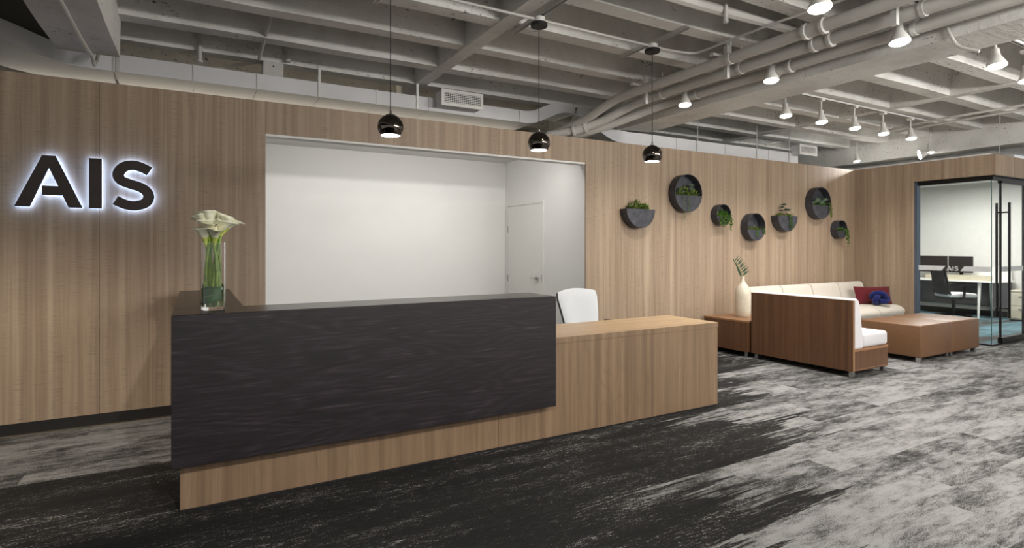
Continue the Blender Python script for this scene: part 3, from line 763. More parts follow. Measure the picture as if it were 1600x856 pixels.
planter('round', 8.73, 2.115, .252, DP, -.035, 'large charcoal round wall planter, highest at the right of the row', [
    ('variegated_plant', 'pale edged leafy plant in the high right round planter', [('leaves', rb([((-.14+.055*k, -.07-.02*(k % 2), .03+.03*(k % 3)), .085) for k in range(6)]), M['g3']), ('leaves', bushy(W_(.25, .03)*.8, .07, DP, 90, .045), M['g2'])]),
    ('trailing_plant', 'bead like olive strands trailing at the right of the high round planter', [('strand', trail(xx, -DP, .05, ll, 70, .022, .01), M['g1']) for xx, ll in ((.17, .18), (.195, .26), (.22, .20))])])
planter('round', 9.312, 1.703, .15, .11, -.02, 'small round charcoal planter at the far right next to the corner', [
    ('trailing_plant', 'long bright green strands hanging from the small planter beside the corner', [('leaves', bushy(.11, .06, .11, 80, .04), M['g2'])]+[('strand', trail(xx, -.11, .03, ll, 60, .028, .02), M['g2']) for xx, ll in ((.08, .16), (.11, .27), (.13, .22))])])

# ================================================================== LOUNGE
# corner side table
st = thing('side_table', 'low brown walnut corner table carrying the stoneware vase', 'table', (6.13, 4.77, 0))
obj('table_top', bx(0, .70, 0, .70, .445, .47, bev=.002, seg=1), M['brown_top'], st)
obj('body', bx(.004, .696, .004, .696, .075, .4445), M['brown'], st)
for x, y in ((.05, .05), (.65, .05), (.05, .65), (.65, .65)): obj('foot', tube(B(), [(x, y, 0), (x, y, .076)], .022, 12), M['chrome'], st, True)
vp = on('z', 1160.5, 494.5, .47)
v = thing('stoneware_vase', 'cream glazed bottle vase standing on the walnut corner table', 'vase', (vp.x, vp.y, .47))
sc = vp.x*sa+vp.y*ca; k = sc/F          # metres per pixel at the vase
prof = [(.3, 0), (10.0, 0), (11.2, 2), (11.8, 10), (11.9, 25), (11.7, 36), (11.3, 41), (9.5, 46), (6.5, 50), (4.0, 53.5), (2.9, 57), (2.7, 61), (3.0, 63), (2.2, 63), (1.9, 60), (1.9, 55)]
vb = obj('bottle', lathe(B(), [(a*k, b*k) for a, b in prof], 36, cap1=True), M['ceramic'], v, True)
pf = thing('palm_leaf', 'single palm frond with dark blue green leaflets leaning in the cream vase', 'leaf', (vp.x, vp.y, .47))
rx = Vector((ca, -sa, 0)); up = Vector((0, 0, 1))
def vpx(a, b, f=0): return rx*a*k+up*b*k+Vector((sa, ca, 0))*f*k
sp = spline([vpx(-.5, 56), vpx(-1, 63), vpx(-4, 71), vpx(-9, 81), vpx(-14, 88)], 6)
obj('rachis', tube(B(), sp, .0025, 6), M['g2'], pf, True)
for i in range(11):
    q = sp[6+int(i*1.6)]
    for s in (1, -1):
        L = (17 if s > 0 else 9)*(1-.5*abs(i-3)/10)
        dr = vpx(.75*s, .62+.05*i, -.2*s).normalized()
        bm = B(); sd = dr.cross(Vector((sa, ca, 0))).normalized(); e = q+dr*L*k
        ww = 1.0*k; fw = Vector((-sa, -ca, 0))*.4*k
        V = [bm.verts.new(p_) for p_ in (q, q+dr*L*k*.4+sd*ww, e, q+dr*L*k*.4-sd*ww, q+dr*L*k*.4+fw)]
        for f in ((0, 1, 4), (1, 2, 4), (2, 3, 4), (3, 0, 4), (0, 3, 2, 1)): bm.faces.new([V[z] for z in f])
        obj('leaflet', bm, M['g4'], pf)

# near sofa with tall wood back
s2 = thing('lounge_sofa', 'pale two seat sofa with a tall brown walnut back panel facing the desk', 'sofa', (6.17, 3.47, 0))
obj('back_panel', bx(0, .03, 0, 1.27, .07, .838, bev=.002, seg=1), M['brown'], s2)
obj('panel_edge', bx(.001, .029, -.0025, -.0003, .072, .836), M['edge'], s2)
obj('base_box', bx(.031, .70, .004, 1.266, .07, .28), M['brown'], s2)
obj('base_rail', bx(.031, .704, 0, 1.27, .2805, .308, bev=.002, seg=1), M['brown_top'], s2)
obj('base_line', bx(.033, .70, .001, .0035, .083, .088), M['edge'], s2)
def back_c(y0, y1):
    poly = [(.031, .309), (.205, .309), (.198, .45), (.155, .72), (.125, .825), (.108, .848), (.085, .856), (.045, .853), (.031, .84)]
    bm = prism(B(), poly, y0, y1, 'y'); bmesh.ops.bevel(bm, geom=[e for e in bm.edges if abs(e.verts[0].co.y-e.verts[1].co.y) < 1e-6], offset=.012, segments=2, affect='EDGES'); return bm
def seat_c(y0, y1): return bx(.207, .704, y0, y1, .309, .468, bev=.035, seg=3)
for a, b in ((.002, .634), (.636, 1.268)):
    obj('back_cushion', back_c(a, b), M['seat'], s2, True)
    obj('seat_cushion', seat_c(a, b), M['seat'], s2, True)
for x, y in ((.05, .04), (.66, .04), (.05, 1.22), (.66, 1.22)): obj('foot', bx(x-.022, x+.022, y-.022, y+.022, 0, .0695, bev=.003), M['chrome'], s2)

# long sofa on the wall
s1 = thing('lounge_sofa', 'long ivory four seat armless sofa against the planter wall', 'sofa', (6.95, YW-.03, 0))
obj('base_box', bx(0, 2.88, -.70, -.02, .07, .28), M['brown'], s1)
xsn = [0, .72, 1.44, 2.16, 2.88]
for a, b in zip(xsn, xsn[1:]):
    poly = [(-.03, .285), (-.22, .285), (-.215, .48), (-.17, .66), (-.135, .79), (-.11, .825), (-.075, .838), (-.045, .825), (-.03, .78)]
    P = spline([(p[0], p[1], 0) for p in poly[2:]], 3); pp = [poly[0], poly[1]]+[(q.x, q.y) for q in P]
    bm = B(); prism(bm, [(y, z) for y, z in pp], a+.002, b-.002, 'x')
    bmesh.ops.bevel(bm, geom=[e for e in bm.edges if abs(e.verts[0].co.x-e.verts[1].co.x) < 1e-6], offset=.012, segments=2, affect='EDGES')
    obj('back_cushion', bm, M['sofa'], s1, True)
    sp_ = spline([(-.20, .49, 0), (-.5, .50, 0), (-.68, .485, 0), (-.765, .44, 0), (-.78, .39, 0), (-.755, .33, 0), (-.70, .29, 0)], 4)
    pp = [(-.222, .285), (-.222, .488)]+[(q.x, q.y) for q in sp_ if q.x < -.225]
    bm = B(); prism(bm, pp, a+.002, b-.002, 'x')
    bmesh.ops.bevel(bm, geom=[e for e in bm.edges if abs(e.verts[0].co.x-e.verts[1].co.x) < 1e-6], offset=.010, segments=2, affect='EDGES')
    obj('seat_cushion', bm, M['sofa'], s1, True)
for x in (.06, 1.44, 2.82):
    for y in (-.64, -.08): obj('foot', bx(x-.022, x+.022, y-.022, y+.022, 0, .0695), M['chrome'], s1)

# pillows
def pillow(w, h, t, nx=20, nz=14):
    bm = B(); F_, K_ = [], []
    for j in range(nz+1):
        a, b = [], []
        for i in range(nx+1):
            sx, sz = -1+2*i/nx, -1+2*j/nz
            pinch = 1-.06*(1-abs(sx))*abs(sz)**3
            pin2 = 1-.05*(1-abs(sz))*abs(sx)**3
            th = t*((1-sx**4)*(1-sz**4))**.6
            x, z = sx*w*pin2, sz*h*pinch
            a.append(bm.verts.new((x, -th-.001, z))); b.append(bm.verts.new((x, th+.001, z)))
        F_.append(a); K_.append(b)
    for L in (F_, K_):
        for A, Dn in zip(L, L[1:]):
            for q in range(nx): bm.faces.new((A[q], A[q+1], Dn[q+1], Dn[q]))
    for j in range(nz):
        for q in (0, nx): bm.faces.new((F_[j][q], F_[j+1][q], K_[j+1][q], K_[j][q]))
    for q in range(nx):
        for j in (0, nz): bm.faces.new((F_[j][q], F_[j][q+1], K_[j][q+1], K_[j][q]))
    bmesh.ops.recalc_face_normals(bm, faces=bm.faces); return bm
bm = pillow(.30, .145, .055); bm.transform(Matrix.Translation((0, 0, .147)) @ Matrix.Rotation(math.radians(-14), 4, 'X'))
o = obj('lumbar_pillow', bm, M['burg'], None, True); o.location = (9.50, 5.03, .492); o.rotation_euler = (0, 0, math.radians(-27))
tag(o, 'burgundy red lumbar pillow at the right end of the long ivory sofa', 'pillow')
kp = []
for i in range(120):
    t = 2*math.pi*i/120; r_ = .085+.035*math.cos(3*t)
    kp.append((r_*math.cos(2*t), .05*math.sin(3*t), r_*.72*math.sin(2*t)))
bm = tube(B(), kp, .038, 10, closed=True)
o = obj('knot_pillow', bm, M['blue'], None, True); o.location = (9.36, 4.855, .493+.122); o.rotation_euler = (0, 0, math.radians(-30))
tag(o, 'royal blue velvet knot pillow resting in front of the burgundy pillow', 'pillow')

# ottomans
for x0, x1, lab in ((7.69, 8.452, 'tan leather cube ottoman nearer the walnut backed sofa, left of the pair'), (8.458, 9.215, 'tan leather cube ottoman nearer the glass office, right of the pair')):
    t = thing('ottoman', lab, 'ottoman', (x0, 3.51, 0), 0, 'tan leather ottomans'); w = x1-x0
    obj('cushion_body', bx(0, w, 0, .72, .062, .458, bev=.018, seg=3), M['leather'], t, True)
    obj('seam', bx(.012, w-.012, -.0012, .002, .428, .431), M['leather'], t)
    for x, y in ((.05, .05), (w-.05, .05), (.05, .67), (w-.05, .67)): obj('foot', bx(x-.025, x+.025, y-.025, y+.025, 0, .063, bev=.003), M['chrome'], t)

# ================================================================== OFFICE FURNITURE
dk = thing('office_desk', 'white office desk along the far wall behind the glass', 'desk', (13.45, 4.80, 0))
obj('desktop', bx(0, .70, 0, 2.4, .712, .742, bev=.003, seg=1), M['white'], dk)
obj('desk_screen', bx(.66, .69, .05, 2.35, .743, 1.0, bev=.004), M['white'], dk)
obj('modesty_panel', bx(.67, .69, .05, 2.35, .2, .71), M['offlow'], dk)
for y in (.36, 2.28):
    for x, dx in ((.10, -.05), (.60, .05)): obj('leg', tube(B(), [(x, y, .712), (x+dx, y, 0)], [.03, .018], 10), M['white'], dk, True)
for i, (u0, u1, lab) in enumerate(((1438, 1480.5, 'dark flat monitor on the office desk, left of the two'), (1482.5, 1520.5, 'dark flat monitor on the office desk, right of the two'))):
    a, b = on('x', u0, 400, 13.85), on('x', u1, 400, 13.85)
    t = thing('monitor', lab, 'monitor', (13.85, (a.y+b.y)/2, .742), 0, 'monitors on the office desk'); hw = abs(a.y-b.y)/2
    obj('screen', bx(-.02, .015, -hw, hw, .14, .48, bev=.004), M['screen'], t)
    obj('neck', bx(.016, .04, -.03, .03, .02, .3), M['black'], t); obj('foot_plate', bx(-.08, .10, -.12, .12, 0, .019, bev=.004), M['black'], t)
tr_ = thing('desk_tray', 'low white tray on the office desk below the monitors', 'tray', (13.6, 5.55, .742))
obj('tray', box(box(bx(-.08, .08, -.55, .55, 0, .012), -.08, -.072, -.55, .55, .012, .10), .072, .08, -.55, .55, .012, .10), M['cab'], tr_)
pc = thing('file_cabinet', 'cream steel drawer pedestal at the end of the office desk', 'cabinet', (13.62, 4.34, 0))
obj('body', bx(0, .55, -.62, .40, .03, .555, bev=.004), M['cab'], pc)
for j, (z0, z1) in enumerate(((.06, .29), (.30, .53))):
    for y0 in (-.61, -.10):
        d_ = obj('drawer', bx(-.018, -.0005, y0, y0+.49, z0, z1, bev=.003), M['cab'], pc)
        obj('handle', bx(-.036, -.0185, y0+.16, y0+.33, z1-.06, z1-.045, bev=.003), M['chrome'], d_)
obj('top_pad', bx(-.015, .55, -.62, .40, .556, .585, bev=.01), M['cab'], pc); obj('plinth', bx(.02, .53, -.60, .38, 0, .03), M['kick'], pc)

oc = thing('task_chair', 'black mesh back task chair with pale seat inside the glass office', 'chair', (12.95, 5.35, 0), math.radians(55))
# faces -y in its own frame, back at +y
bm = B(); rows = []
for j in range(13):
    t = j/12; z = .50+.49*t; yb = .23+.06*math.sin(t*3.0)+.06*t*t-.02
    rows.append([bm.verts.new(((-1+2*i/8)*(.22-.03*t), yb-.05*(-1+2*i/8)**2+.02, z)) for i in range(9)])
for A, Dn in zip(rows, rows[1:]):
    for q in range(8): bm.faces.new((A[q], A[q+1], Dn[q+1], Dn[q]))
o = obj('mesh_back', bm, M['mesh'], oc, True); o.modifiers.new('t', 'SOLIDIFY').thickness = .02
for s in (-1, 1):
    obj('back_frame', tube(B(), spline([(s*.2, .12, .43), (s*.225, .2, .5), (s*.22, .24, .70), (s*.195, .29, .99)], 5), .017, 8), M['black'], oc, True)
obj('seat', bx(-.24, .24, -.28, .22, .44, .52, bev=.03, seg=3), M['seat'], oc, True)
obj('seat_pan', bx(-.22, .22, -.24, .2, .40, .439, bev=.01), M['black'], oc)
for s in (-1, 1):
    ar = obj('armrest', bx(s*.29-.04, s*.29+.04, -.20, .10, .665, .69, bev=.01), M['black'], oc, True)
    obj('arm_post', tube(B(), [(s*.2, 0, .42), (s*.29, 0, .44), (s*.29, -.02, .665)], .02, 8), M['black'], ar, True)
obj('gas_column', tube(B(), [(0, 0, .09), (0, 0, .41)], .03, 10), M['black'], oc, True)
for kq in range(5):
    a = kq*2*math.pi/5; e = Vector((math.cos(a)*.31, math.sin(a)*.31, .08))
    lg = obj('base_leg', tube(B(), [(0, 0, .11), e], [.028, .018], 8), M['black'], oc, True)
    obj('caster', lathe(B(), [(.026, -.02), (.03, -.012), (.03, .012), (.026, .02)], 14, (e.x, e.y, .03), 'y'), M['black'], lg, True)

# ================================================================== CEILING SERVICES
# main rectangular duct behind the partition
def duct_secs(path, hgt, dep):
    """path of (x, yfront, zbottom); section rises hgt and runs back dep"""
    P = spline(path, 6); out = []
    for i, p in enumerate(P):
        t = (P[min(i+1, len(P)-1)]-P[max(i-1, 0)]).normalized()
        n = Vector((-t.z, 0, t.x)).normalized() if abs(t.z) > 1e-6 else Vector((0, 0, 1))
        m_ = Vector((-t.y, t.x, 0)).normalized()
        a = p; out.append([a, a+m_*dep, a+m_*dep+n*hgt, a+n*hgt])
    return out
YDU = 6.10; ZB_ = 2.979; HD = .152
dm = thing('air_duct', 'long grey painted rectangular duct behind the partition top at the left', 'duct', (0, 0, 0))
obj('offset_section', sweep_rect(B(), duct_secs([(-3.6, 5.12, 3.0), (-2.6, 5.12, 3.0), (-1.9, 5.14, 3.0), (-1.52, 5.33, 3.0), (-1.27, 5.64, 3.0), (-1.08, 5.93, 2.99), (-.9, 6.07, ZB_), (-.62, YDU, ZB_)], HD, .6)), M['duct'], dm, True)
def dseg(x0, x1): obj('duct_section', bx(x0+.002, x1-.002, YDU, YDU+.6, ZB_, ZB_+HD), M['duct'], dm)
for a, b in ((-.62, .0), (0, .55), (.55, 1.15), (1.15, 1.75), (1.75, 2.35), (2.35, 2.95), (2.95, 3.55)): dseg(a, b)
for x in (-.62, .0, .55, 1.15, 1.75, 2.95): obj('flange', bx(x-.006, x+.006, YDU-.006, YDU-.0005, ZB_-.006, ZB_+HD+.006), M['strap'], dm)
for x in (-.60, 1.13, 2.2): obj('hanger_strap', bx(x, x+.028, YDU-.009, YDU-.0065, ZB_, ZS), M['strap'], dm)
obj('rise_section', sweep_rect(B(), duct_secs([(3.552, YDU, ZB_), (3.66, YDU, ZB_), (3.82, YDU, ZB_+.03), (4.02, YDU, ZB_+.12), (4.2, YDU, ZB_+.19), (4.38, YDU, ZB_+.20)], HD, .5)), M['duct'], dm, True)
obj('flange', bx(4.38, 4.405, YDU-.01, YDU+.5, ZB_+.19, ZB_+.2+HD+.01), M['duct'], dm)
dr_ = thing('air_duct', 'pale rectangular duct dropping from the girder and running right above the planter wall', 'duct', (0, 0, 0))
obj('drop_section', sweep_rect(B(), duct_secs([(4.41, YDU, 3.17), (4.5, 6.05, 3.12), (4.65, 5.95, 2.98), (4.82, 5.85, 2.84), (5.0, 5.78, 2.785), (5.3, 5.75, 2.78), (5.9, 5.75, 2.78)], .165, .6)), M['duct'], dr_, True)
for a, b in ((5.9, 6.9), (6.9, 7.9), (7.9, 8.65)): obj('duct_section', bx(a+.002, b-.002, 5.75, 6.35, 2.78, 2.945), M['duct'], dr_)
for x in (5.9, 6.9, 7.9): obj('flange', bx(x-.006, x+.006, 5.744, 5.7495, 2.775, 2.95), M['strap'], dr_)
for x in (6.3, 7.6, 8.4): obj('hanger_rod', tube(B(), [(x, 5.735, 2.78), (x, 5.735, ZS)], .006, 6), M['strap'], dr_)

def grille(name, u0, u1, v0, v1, y, label, nv, nh, depth):
    a, b = on('y', u0, v0, y), on('y', u1, v1, y); c = on('y', (u0+u1)/2, (v0+v1)/2, y)
    w, h = (b.x-a.x)/2, abs(a.z-b.z)/2
    hh = .5*(on('y', (u0+u1)/2, v0, y).z-on('y', (u0+u1)/2, v1, y).z)*.86
    t = thing(name, label, 'vent', (c.x, y, c.z))
    bmf = B(); fw = .035
    for q in ((-w, w, hh-fw, hh), (-w, w, -hh, -hh+fw), (-w, -w+fw, -hh+fw, hh-fw), (w-fw, w, -hh+fw, hh-fw)): box(bmf, q[0], q[1], -.012, .004, q[2], q[3])
    obj('frame', bmf, M['grille'], t)
    obj('collar', bx(-w+.01, w-.01, .005, depth, -hh+.01, hh-.01), M['duct'], t)
    obj('vent_shade', bx(-w+fw, w-fw, .0, .0045, -hh+fw, hh-fw), M['vent_shade'], t)  # dark plate stands in for the shade inside the duct
    for i in range(nh):
        z = -hh+fw+(2*hh-2*fw)*(i+.5)/nh; bs = bx(-w+fw, w-fw, -.009, -.003, z-.004, z+.004); obj('louvre', bs, M['grille'], t)
    for i in range(nv):
        x = -w+fw+(2*w-2*fw)*(i+.5)/nv; obj('blade', bx(x-.003, x+.003, -.0028, -.0003, -hh+fw, hh-fw), M['grille'], t)
grille('supply_grille', 690, 755, 141, 170, 5.90, 'white louvred supply grille on the duct between the first two pendants', 18, 6, .20)
grille('supply_grille', 1249, 1276, 225.5, 244, 5.60, 'small white louvred grille on the far right duct above the planter wall', 0, 7, .15)

# three sprinkler mains running along the girder and turning down over the partition
def pipe_thing(label, pts, r, coup, clamps, per=6):
    t = thing('ceiling_pipe', label, 'pipe', (0, 0, 0), 0, 'white painted pipes beside the girder')
    obj('pipe_run', tube(B(), spline(pts, per), r, 14), M['pipe'], t, True)
    for (p, d) in coup:
        p, d = Vector(p), Vector(d).normalized(); bm = B()
        for o_ in (-.07, .07): tube(bm, [p+d*(o_-.018), p+d*(o_-.012), p+d*(o_+.012), p+d*(o_+.018)], [r+.004, r+.016, r+.016, r+.004], 16)
        tube(bm, [p-d*.07, p+d*.07], r+.006, 16); obj('coupling', bm, M['pipe'], t, True)
    for p in clamps:
        p = Vector(p); bm = B(); tube(bm, [p-Vector((0, .016, 0)), p+Vector((0, .016, 0))], r+.007, 16); tube(bm, [p+Vector((0, 0, r)), (p.x, p.y, ZS if False else 3.3)], .008, 6)
        obj('clamp', bm, M['strap'], t, True)
    return t
ZP = 3.07; ya = (0, 1, 0)
pipe_thing('white pipe above the lounge, leftmost of the three beside the girder', [(4.15, -4, ZP+.02), (4.15, 1, ZP+.02), (4.15, 4.3, ZP+.02), (4.15, 4.75, ZP+.02), (4.13, 5.0, ZP-.01), (4.05, 5.4, ZP-.14), (3.95, 5.75, ZP-.22), (3.9, 6.0, ZP-.25)], .048, [((4.15, 2.62, ZP+.02), ya)], [(4.15, 3.4, ZP+.02)])
pipe_thing('white pipe between its two neighbours beside the girder', [(4.41, -4, ZP), (4.41, 1, ZP), (4.41, 4.3, ZP), (4.41, 4.65, ZP), (4.38, 4.95, ZP-.03), (4.2, 5.3, ZP-.17), (4.0, 5.52, ZP-.25), (3.75, 5.75, ZP-.30)], .05, [((4.41, 2.72, ZP), ya), ((4.03, 5.49, ZP-.243), (-.7, .65, -.25))], [(4.41, 2.0, ZP), (4.41, 3.5, ZP), (4.41, 4.5, ZP)])
pipe_thing('white pipe running closest to the girder, rightmost of three', [(4.725, -4, ZP-.01), (4.725, 1, ZP-.01), (4.725, 4.2, ZP-.01), (4.71, 4.6, ZP-.015), (4.62, 4.9, ZP-.06), (4.42, 5.2, ZP-.16), (4.25, 5.42, ZP-.23), (4.0, 5.75, ZP-.31)], .048, [((4.725, 3.28, ZP-.01), ya)], [(4.725, 2.2, ZP-.01), (4.725, 4.3, ZP-.01)])
for y, nm in ((4.62, 'far'), (3.55, 'middle'), (2.12, 'near')):
    h_ = thing('pipe_hanger', 'white strut hanger crossing under the three pipes beside the girder, the %s one' % nm, 'hanger', (4.0, y, 0), 0, 'hangers under the ceiling pipes')
    obj('cross_channel', bx(.08, .76, -.02, .02, ZP+.075, ZP+.10), M['strap'], h_)
    for x in (.28,): obj('hanger_channel', bx(x-.018, x+.018, -.02, .02, ZP-.10, ZJ), M['strap'], h_)

# conduits
def conduit(label, pts, r=.011, mat='pipe', per=5, name='conduit'):
    t = thing(name, label, 'conduit'); obj('tubing', tube(B(), spline(pts, per), r, 8), M[mat], t, True); return t
zc_ = 3.225
conduit('thin white conduit linking the pendant canopies and turning along the girder pipes', [(-.3, PY, zc_), (1.185, PY, zc_), (2.395, PY, zc_), (3.60, PY, zc_), (3.8, PY, zc_), on('z', 1082, 83, zc_), on('z', 1105, 77, zc_), on('z', 1130, 67, zc_), on('z', 1200, 40, zc_), on('z', 1290, 9, zc_), on('z', 1400, -30, zc_)])
conduit('pale conduit fixed to the underside of the left girder', [(-.72, -4, ZG-.02), (-.72, 2, ZG-.02), (-.72, 5.0, ZG-.02), (-.71, 5.6, ZG-.02), (-.71, 5.75, ZG-.05), (-.71, 6.05, 3.14)], .014)
conduit('diagonal brace rod near the grey ceiling box at the left', [on('y', 437, -25, 4.6), on('y', 405, 92, 5.9)], .016, 'pipe')
conduit('dim horizontal brace rod behind the grey ceiling box', [on('y', 330, 108, 6.75), on('y', 408, 96, 6.2)], .018, 'pipe')
conduit('painted sprinkler line hugging the joists above the girder pipes', [on('y', 940, -40, 3.05), on('y', 1090, 6, 3.05), on('y', 1205, 37, 3.05), on('y', 1270, 56, 3.05)], .042, name='sprinkler_line')
conduit('painted branch pipe in the joist bay right of the girder', [on('y', 1415, 96, 3.55), on('y', 1470, 115, 3.55), on('y', 1525, 134, 3.55)], .045, name='branch_pipe')
conduit('curved painted pipe between joists at the upper right', [on('y', 1472, 184, 4.3), on('y', 1480, 172, 4.3), on('y', 1490, 165, 4.3)], .05, name='branch_pipe')
conduit('thin conduit dropping onto the girder at the right', [on('x', 1474, 30, 4.86), on('x', 1490, 64, 4.86), on('x', 1502, 74, 4.86), on('x', 1530, 80, 4.87)], .012)
conduit('long pair of white conduits crossing below the far joists, upper one', [on('z', 1390, 203, 3.15), on('z', 1470, 186, 3.15), on('z', 1600, 164, 3.15), on('z', 1700, 147, 3.15)], .016)
conduit('long pair of white conduits crossing below the far joists, lower one', [on('z', 1400, 207, 3.15), on('z', 1470, 193, 3.15), on('z', 1600, 171, 3.15), on('z', 1700, 156, 3.15)], .016)
conduit('small curved conduit rising beside the small right grille', [on('y', 1276, 228, 6.3), on('y', 1283, 218, 6.3), on('y', 1292, 214, 6.3), on('y', 1320, 218, 6.3), on('y', 1370, 228, 6.3)], .016)
conduit('dark flexible conduit left of the small right grille', [on('y', 1196, 226, 6.4), on('y', 1230, 218, 6.4), on('y', 1250, 215, 6.4), on('y', 1262, 224, 6.4)], .014)
for u, v0, v1, y, lab in ((312, 55, 98, 6.05, 'white sprinkler drop at the far left above the duct'), (450, 76, 97, 6.05, 'white sprinkler drop right of the grey ceiling box')):
    a = on('y', u, v0, y); b = on('y', u, v1, y)
    t = thing('sprinkler_drop', lab, 'sprinkler', (a.x, a.y, 0)); obj('drop_pipe', tube(B(), [(0, 0, ZS), (0, 0, b.z+.02)], .02, 10), M['pipe'], t, True)
    obj('elbow', lathe(B(), [(.024, a.z-.03), (.034, a.z-.02), (.034, a.z+.03), (.024, a.z+.04)], 12), M['pipe'], t, True)
    obj('sprinkler_head', lathe(B(), [(.018, b.z), (.028, b.z+.005), (.026, b.z+.03), (.012, b.z+.04)], 12), M['pipe'], t, True)
a = on('y', 1134, 16, 3.0)
t = thing('sprinkler_drop', 'sprinkler head hanging from the joist line above the girder pipes', 'sprinkler', (a.x, a.y, a.z))
obj('drop_pipe', tube(B(), [(0, 0, .05), (0, 0, -.06)], .016, 10), M['pipe'], t, True); obj('sprinkler_head', lathe(B(), [(.012, -.10), (.022, -.095), (.02, -.07), (.016, -.06)], 12), M['strap'], t, True)
# grey box device on the duct
a, b = on('y', 409, 86, 6.2), on('y', 438, 116, 6.2)
t = thing('ceiling_speaker', 'small grey loudspeaker box sitting on the duct at the left', 'speaker', (a.x, 6.12, ZB_+HD))
hb_ = a.z-(ZB_+HD)
obj('cabinet', prism(B(), [(0, 0), (.19, 0), (.20, hb_), (.01, hb_)], 0, .16, 'y'), M['duct'], t); obj('face', bx(.012, .188, -.008, -.0005, .01, hb_-.03), M['pipe'], t)
obj('indicator', lathe(B(), [(.008, -.011), (.008, -.0085)], 12, (.1, 0, hb_*.45), 'y'), M['black'], t)
obj('cap', bx(.006, .205, -.012, .165, hb_, hb_+.02, bev=.006), M['fixture'], t)

# track lighting
def track(label, p0, p1):
    t = thing('light_track', label, 'track', p0, 0, 'ceiling light tracks'); d = Vector(p1)-Vector(p0)
    if abs(d.x) > abs(d.y): obj('rail', bx(0, d.x, -.018, .018, -.02, 0), M['fixture'], t); obj('slot', bx(.01, d.x-.01, -.006, .006, -.0215, -.0205), M['black'], t)
    else: obj('rail', bx(-.018, .018, 0, d.y, -.02, 0), M['fixture'], t); obj('slot', bx(-.006, .006, .01, d.y-.01, -.0215, -.0205), M['black'], t)
    return t
def head(u, v, z, label, aim, watt, ztrk, sc=1.0, deg=112, col=NEUT, tilt=None):
    c = on('z', u, v, z)
    t = thing('track_spotlight', label, 'spotlight', c, 0, 'white track spotlights')
    d = (Vector((0, 0, -1))+(Vector(aim)-c).normalized()*(tilt if tilt else .38)).normalized(); bd = d if tilt else Vector((-.10, -.12, -1)).normalized(); q = Vector((0, 0, -1)).rotation_difference(bd).to_matrix().to_4x4()
    r = .068*sc
    bm = lathe(B(), [(.028, .15), (.03, .10), (.034, .085), (r, .012), (r, 0), (r-.004, 0), (r-.006, .006)], 24, cap1=False); bm.transform(q); obj('lamp_body', bm, M['fixture'], t, True)
    bm = lathe(B(), [(.002, .004), (r-.006, .004), (r-.005, -.003), (r*.8, -.009), (r*.45, -.013), (.002, -.014)], 24); bm.transform(q); obj('lamp_face', bm, M['lens'], t)
    top = q @ Vector((0, 0, .14)); 
    if ztrk-c.z > top.z+.02:
        obj('stem', tube(B(), [top, (top.x, top.y, ztrk-c.z-.005)], .010, 8), M['fixture'], t, True)
        obj('adapter', bx(top.x-.034, top.x+.034, top.y-.034, top.y+.034, ztrk-c.z-.05, ztrk-c.z-.0225), M['fixture'], t)
    if watt: spot('spot_lamp', c+d*.022, c+d*3, watt, deg, .9, col, .05)
    return c
track('ceiling light track along x above the lounge seating', (5.75, 4.18, 3.262), (9.6, 4.18, 3.262))
track('nearest ceiling light track at the top right', (3.3, 2.17, 3.262), (8.2, 2.17, 3.262))
track('ceiling light track tucked between the pipes and the girder', (4.64, 2.2, 3.262), (4.64, 5.0, 3.262))
ZH = 2.95
head(1281, 13, 2.93, 'white spotlight at the very top, nearest the camera', (3.4, 4.4, 0.9), SPOT_W, 3.262, 1.05)
head(1406, 66, ZH, 'white spotlight under the pipes below the pipe clamp, upper right', (4.4, 5.5, 1.5), WASH_W, 3.262, 1.05)
head(1558, 103, ZH, 'white spotlight at right with its conical housing fully seen', (7.5, 5.5, 1.2), SPOT_W, 3.262, 1.05)
head(1606, 126, ZH, 'white spotlight half cut by the right picture edge', (8.4, 3.6, 0.3), SPOT_W, 3.262, 1.05)
head(1205, 126, ZH, 'white spotlight under the girder pipes, middle of that row', (4.8, 5.5, 1.4), WASH_W, 3.262)
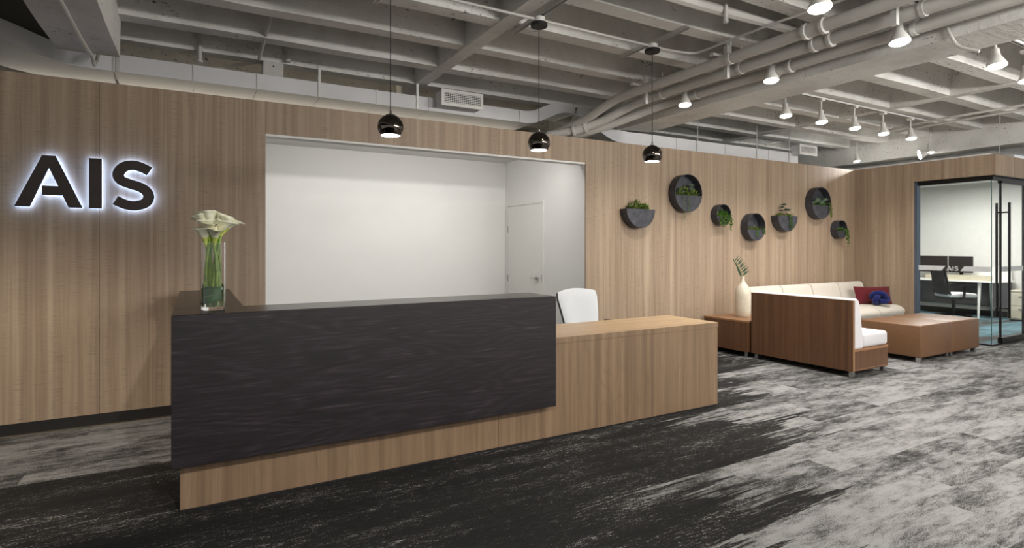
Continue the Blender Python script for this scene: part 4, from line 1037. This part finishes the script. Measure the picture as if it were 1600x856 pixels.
head(1070, 164, ZH, 'white spotlight farthest along the girder pipes near the rightmost pendant', (5.0, 5.5, 1.3), WASH_W, 3.262)
for i, (u, v, ax) in enumerate(((1228, 181, 6.0), (1284, 191, 6.8), (1336, 200.5, 7.5), (1381, 209, 8.3), (1424, 216.5, 9.1))):
    nm = ('first from the left', 'second from the left', 'third from the left', 'fourth from the left', 'fifth and last')[i]
    head(u, v, ZH, 'white spotlight on the lounge track, %s' % nm, (ax, 5.4, 1.3), WASH_W, 3.262)
head(1339, 252, 2.95, 'tiny white spotlight above the inside corner of the wood walls', (9.2, 6.8, 2.2), 26, ZS, .8)
head(1453, 238.5, 2.98, 'tiny white spotlight above the office soffit, right one', (10.5, 5.4, 0), 0, ZS, .9)
head(1437, 242, 2.95, 'tilted white spotlight above the office soffit, left one', (8.6, 7.2, 3.2), 90, ZS, 1.2, 75, NEUT, 3.0)
# unseen spots on no built track, added to brighten the left and front
for x, ax in ((2.6, 2.9),):
    spot('spot_lamp', (x, 2.2, 2.95), (ax, YW, 1.2), SPOT_W*.55, 80, .9, WARM, .06)
spot('spot_lamp', (-1.5, 2.6, 2.95), (-1.0, 4.8, 0), 330, 58, .9, WARM, .06)  # added warm pool for the left floor and lower wall
spot('spot_lamp', (.7, -.5, 2.95), (.9, 3.4, .1), 360, 54, .9, NEUT, .05)  # added to brighten the desk base
# bracket at the right edge and the suspension cable of the soffit
a = on('x', 1592, 197, 11.6)
t = thing('hanging_fixture', 'small black framed fixture at the right edge under the ceiling', 'fixture', a)
obj('housing', bx(-.05, .35, -.12, .12, 0, .09, bev=.006), M['black'], t); obj('lens_plate', bx(-.056, -.0505, -.09, .09, .015, .07), M['fixture'], t); obj('rod', tube(B(), [(.1, 0, .09), (.1, 0, ZS-a.z)], .006, 6), M['black'], t)
a = on('x', 1562, 238, 9.95)
t = thing('suspension_cable', 'thin cable from the ceiling down to the office soffit corner', 'cable', (a.x, a.y, ZT)); obj('wire', tube(B(), [(0, 0, 0), (0, 0, ZS-ZT)], .004, 6), M['strap'], t)
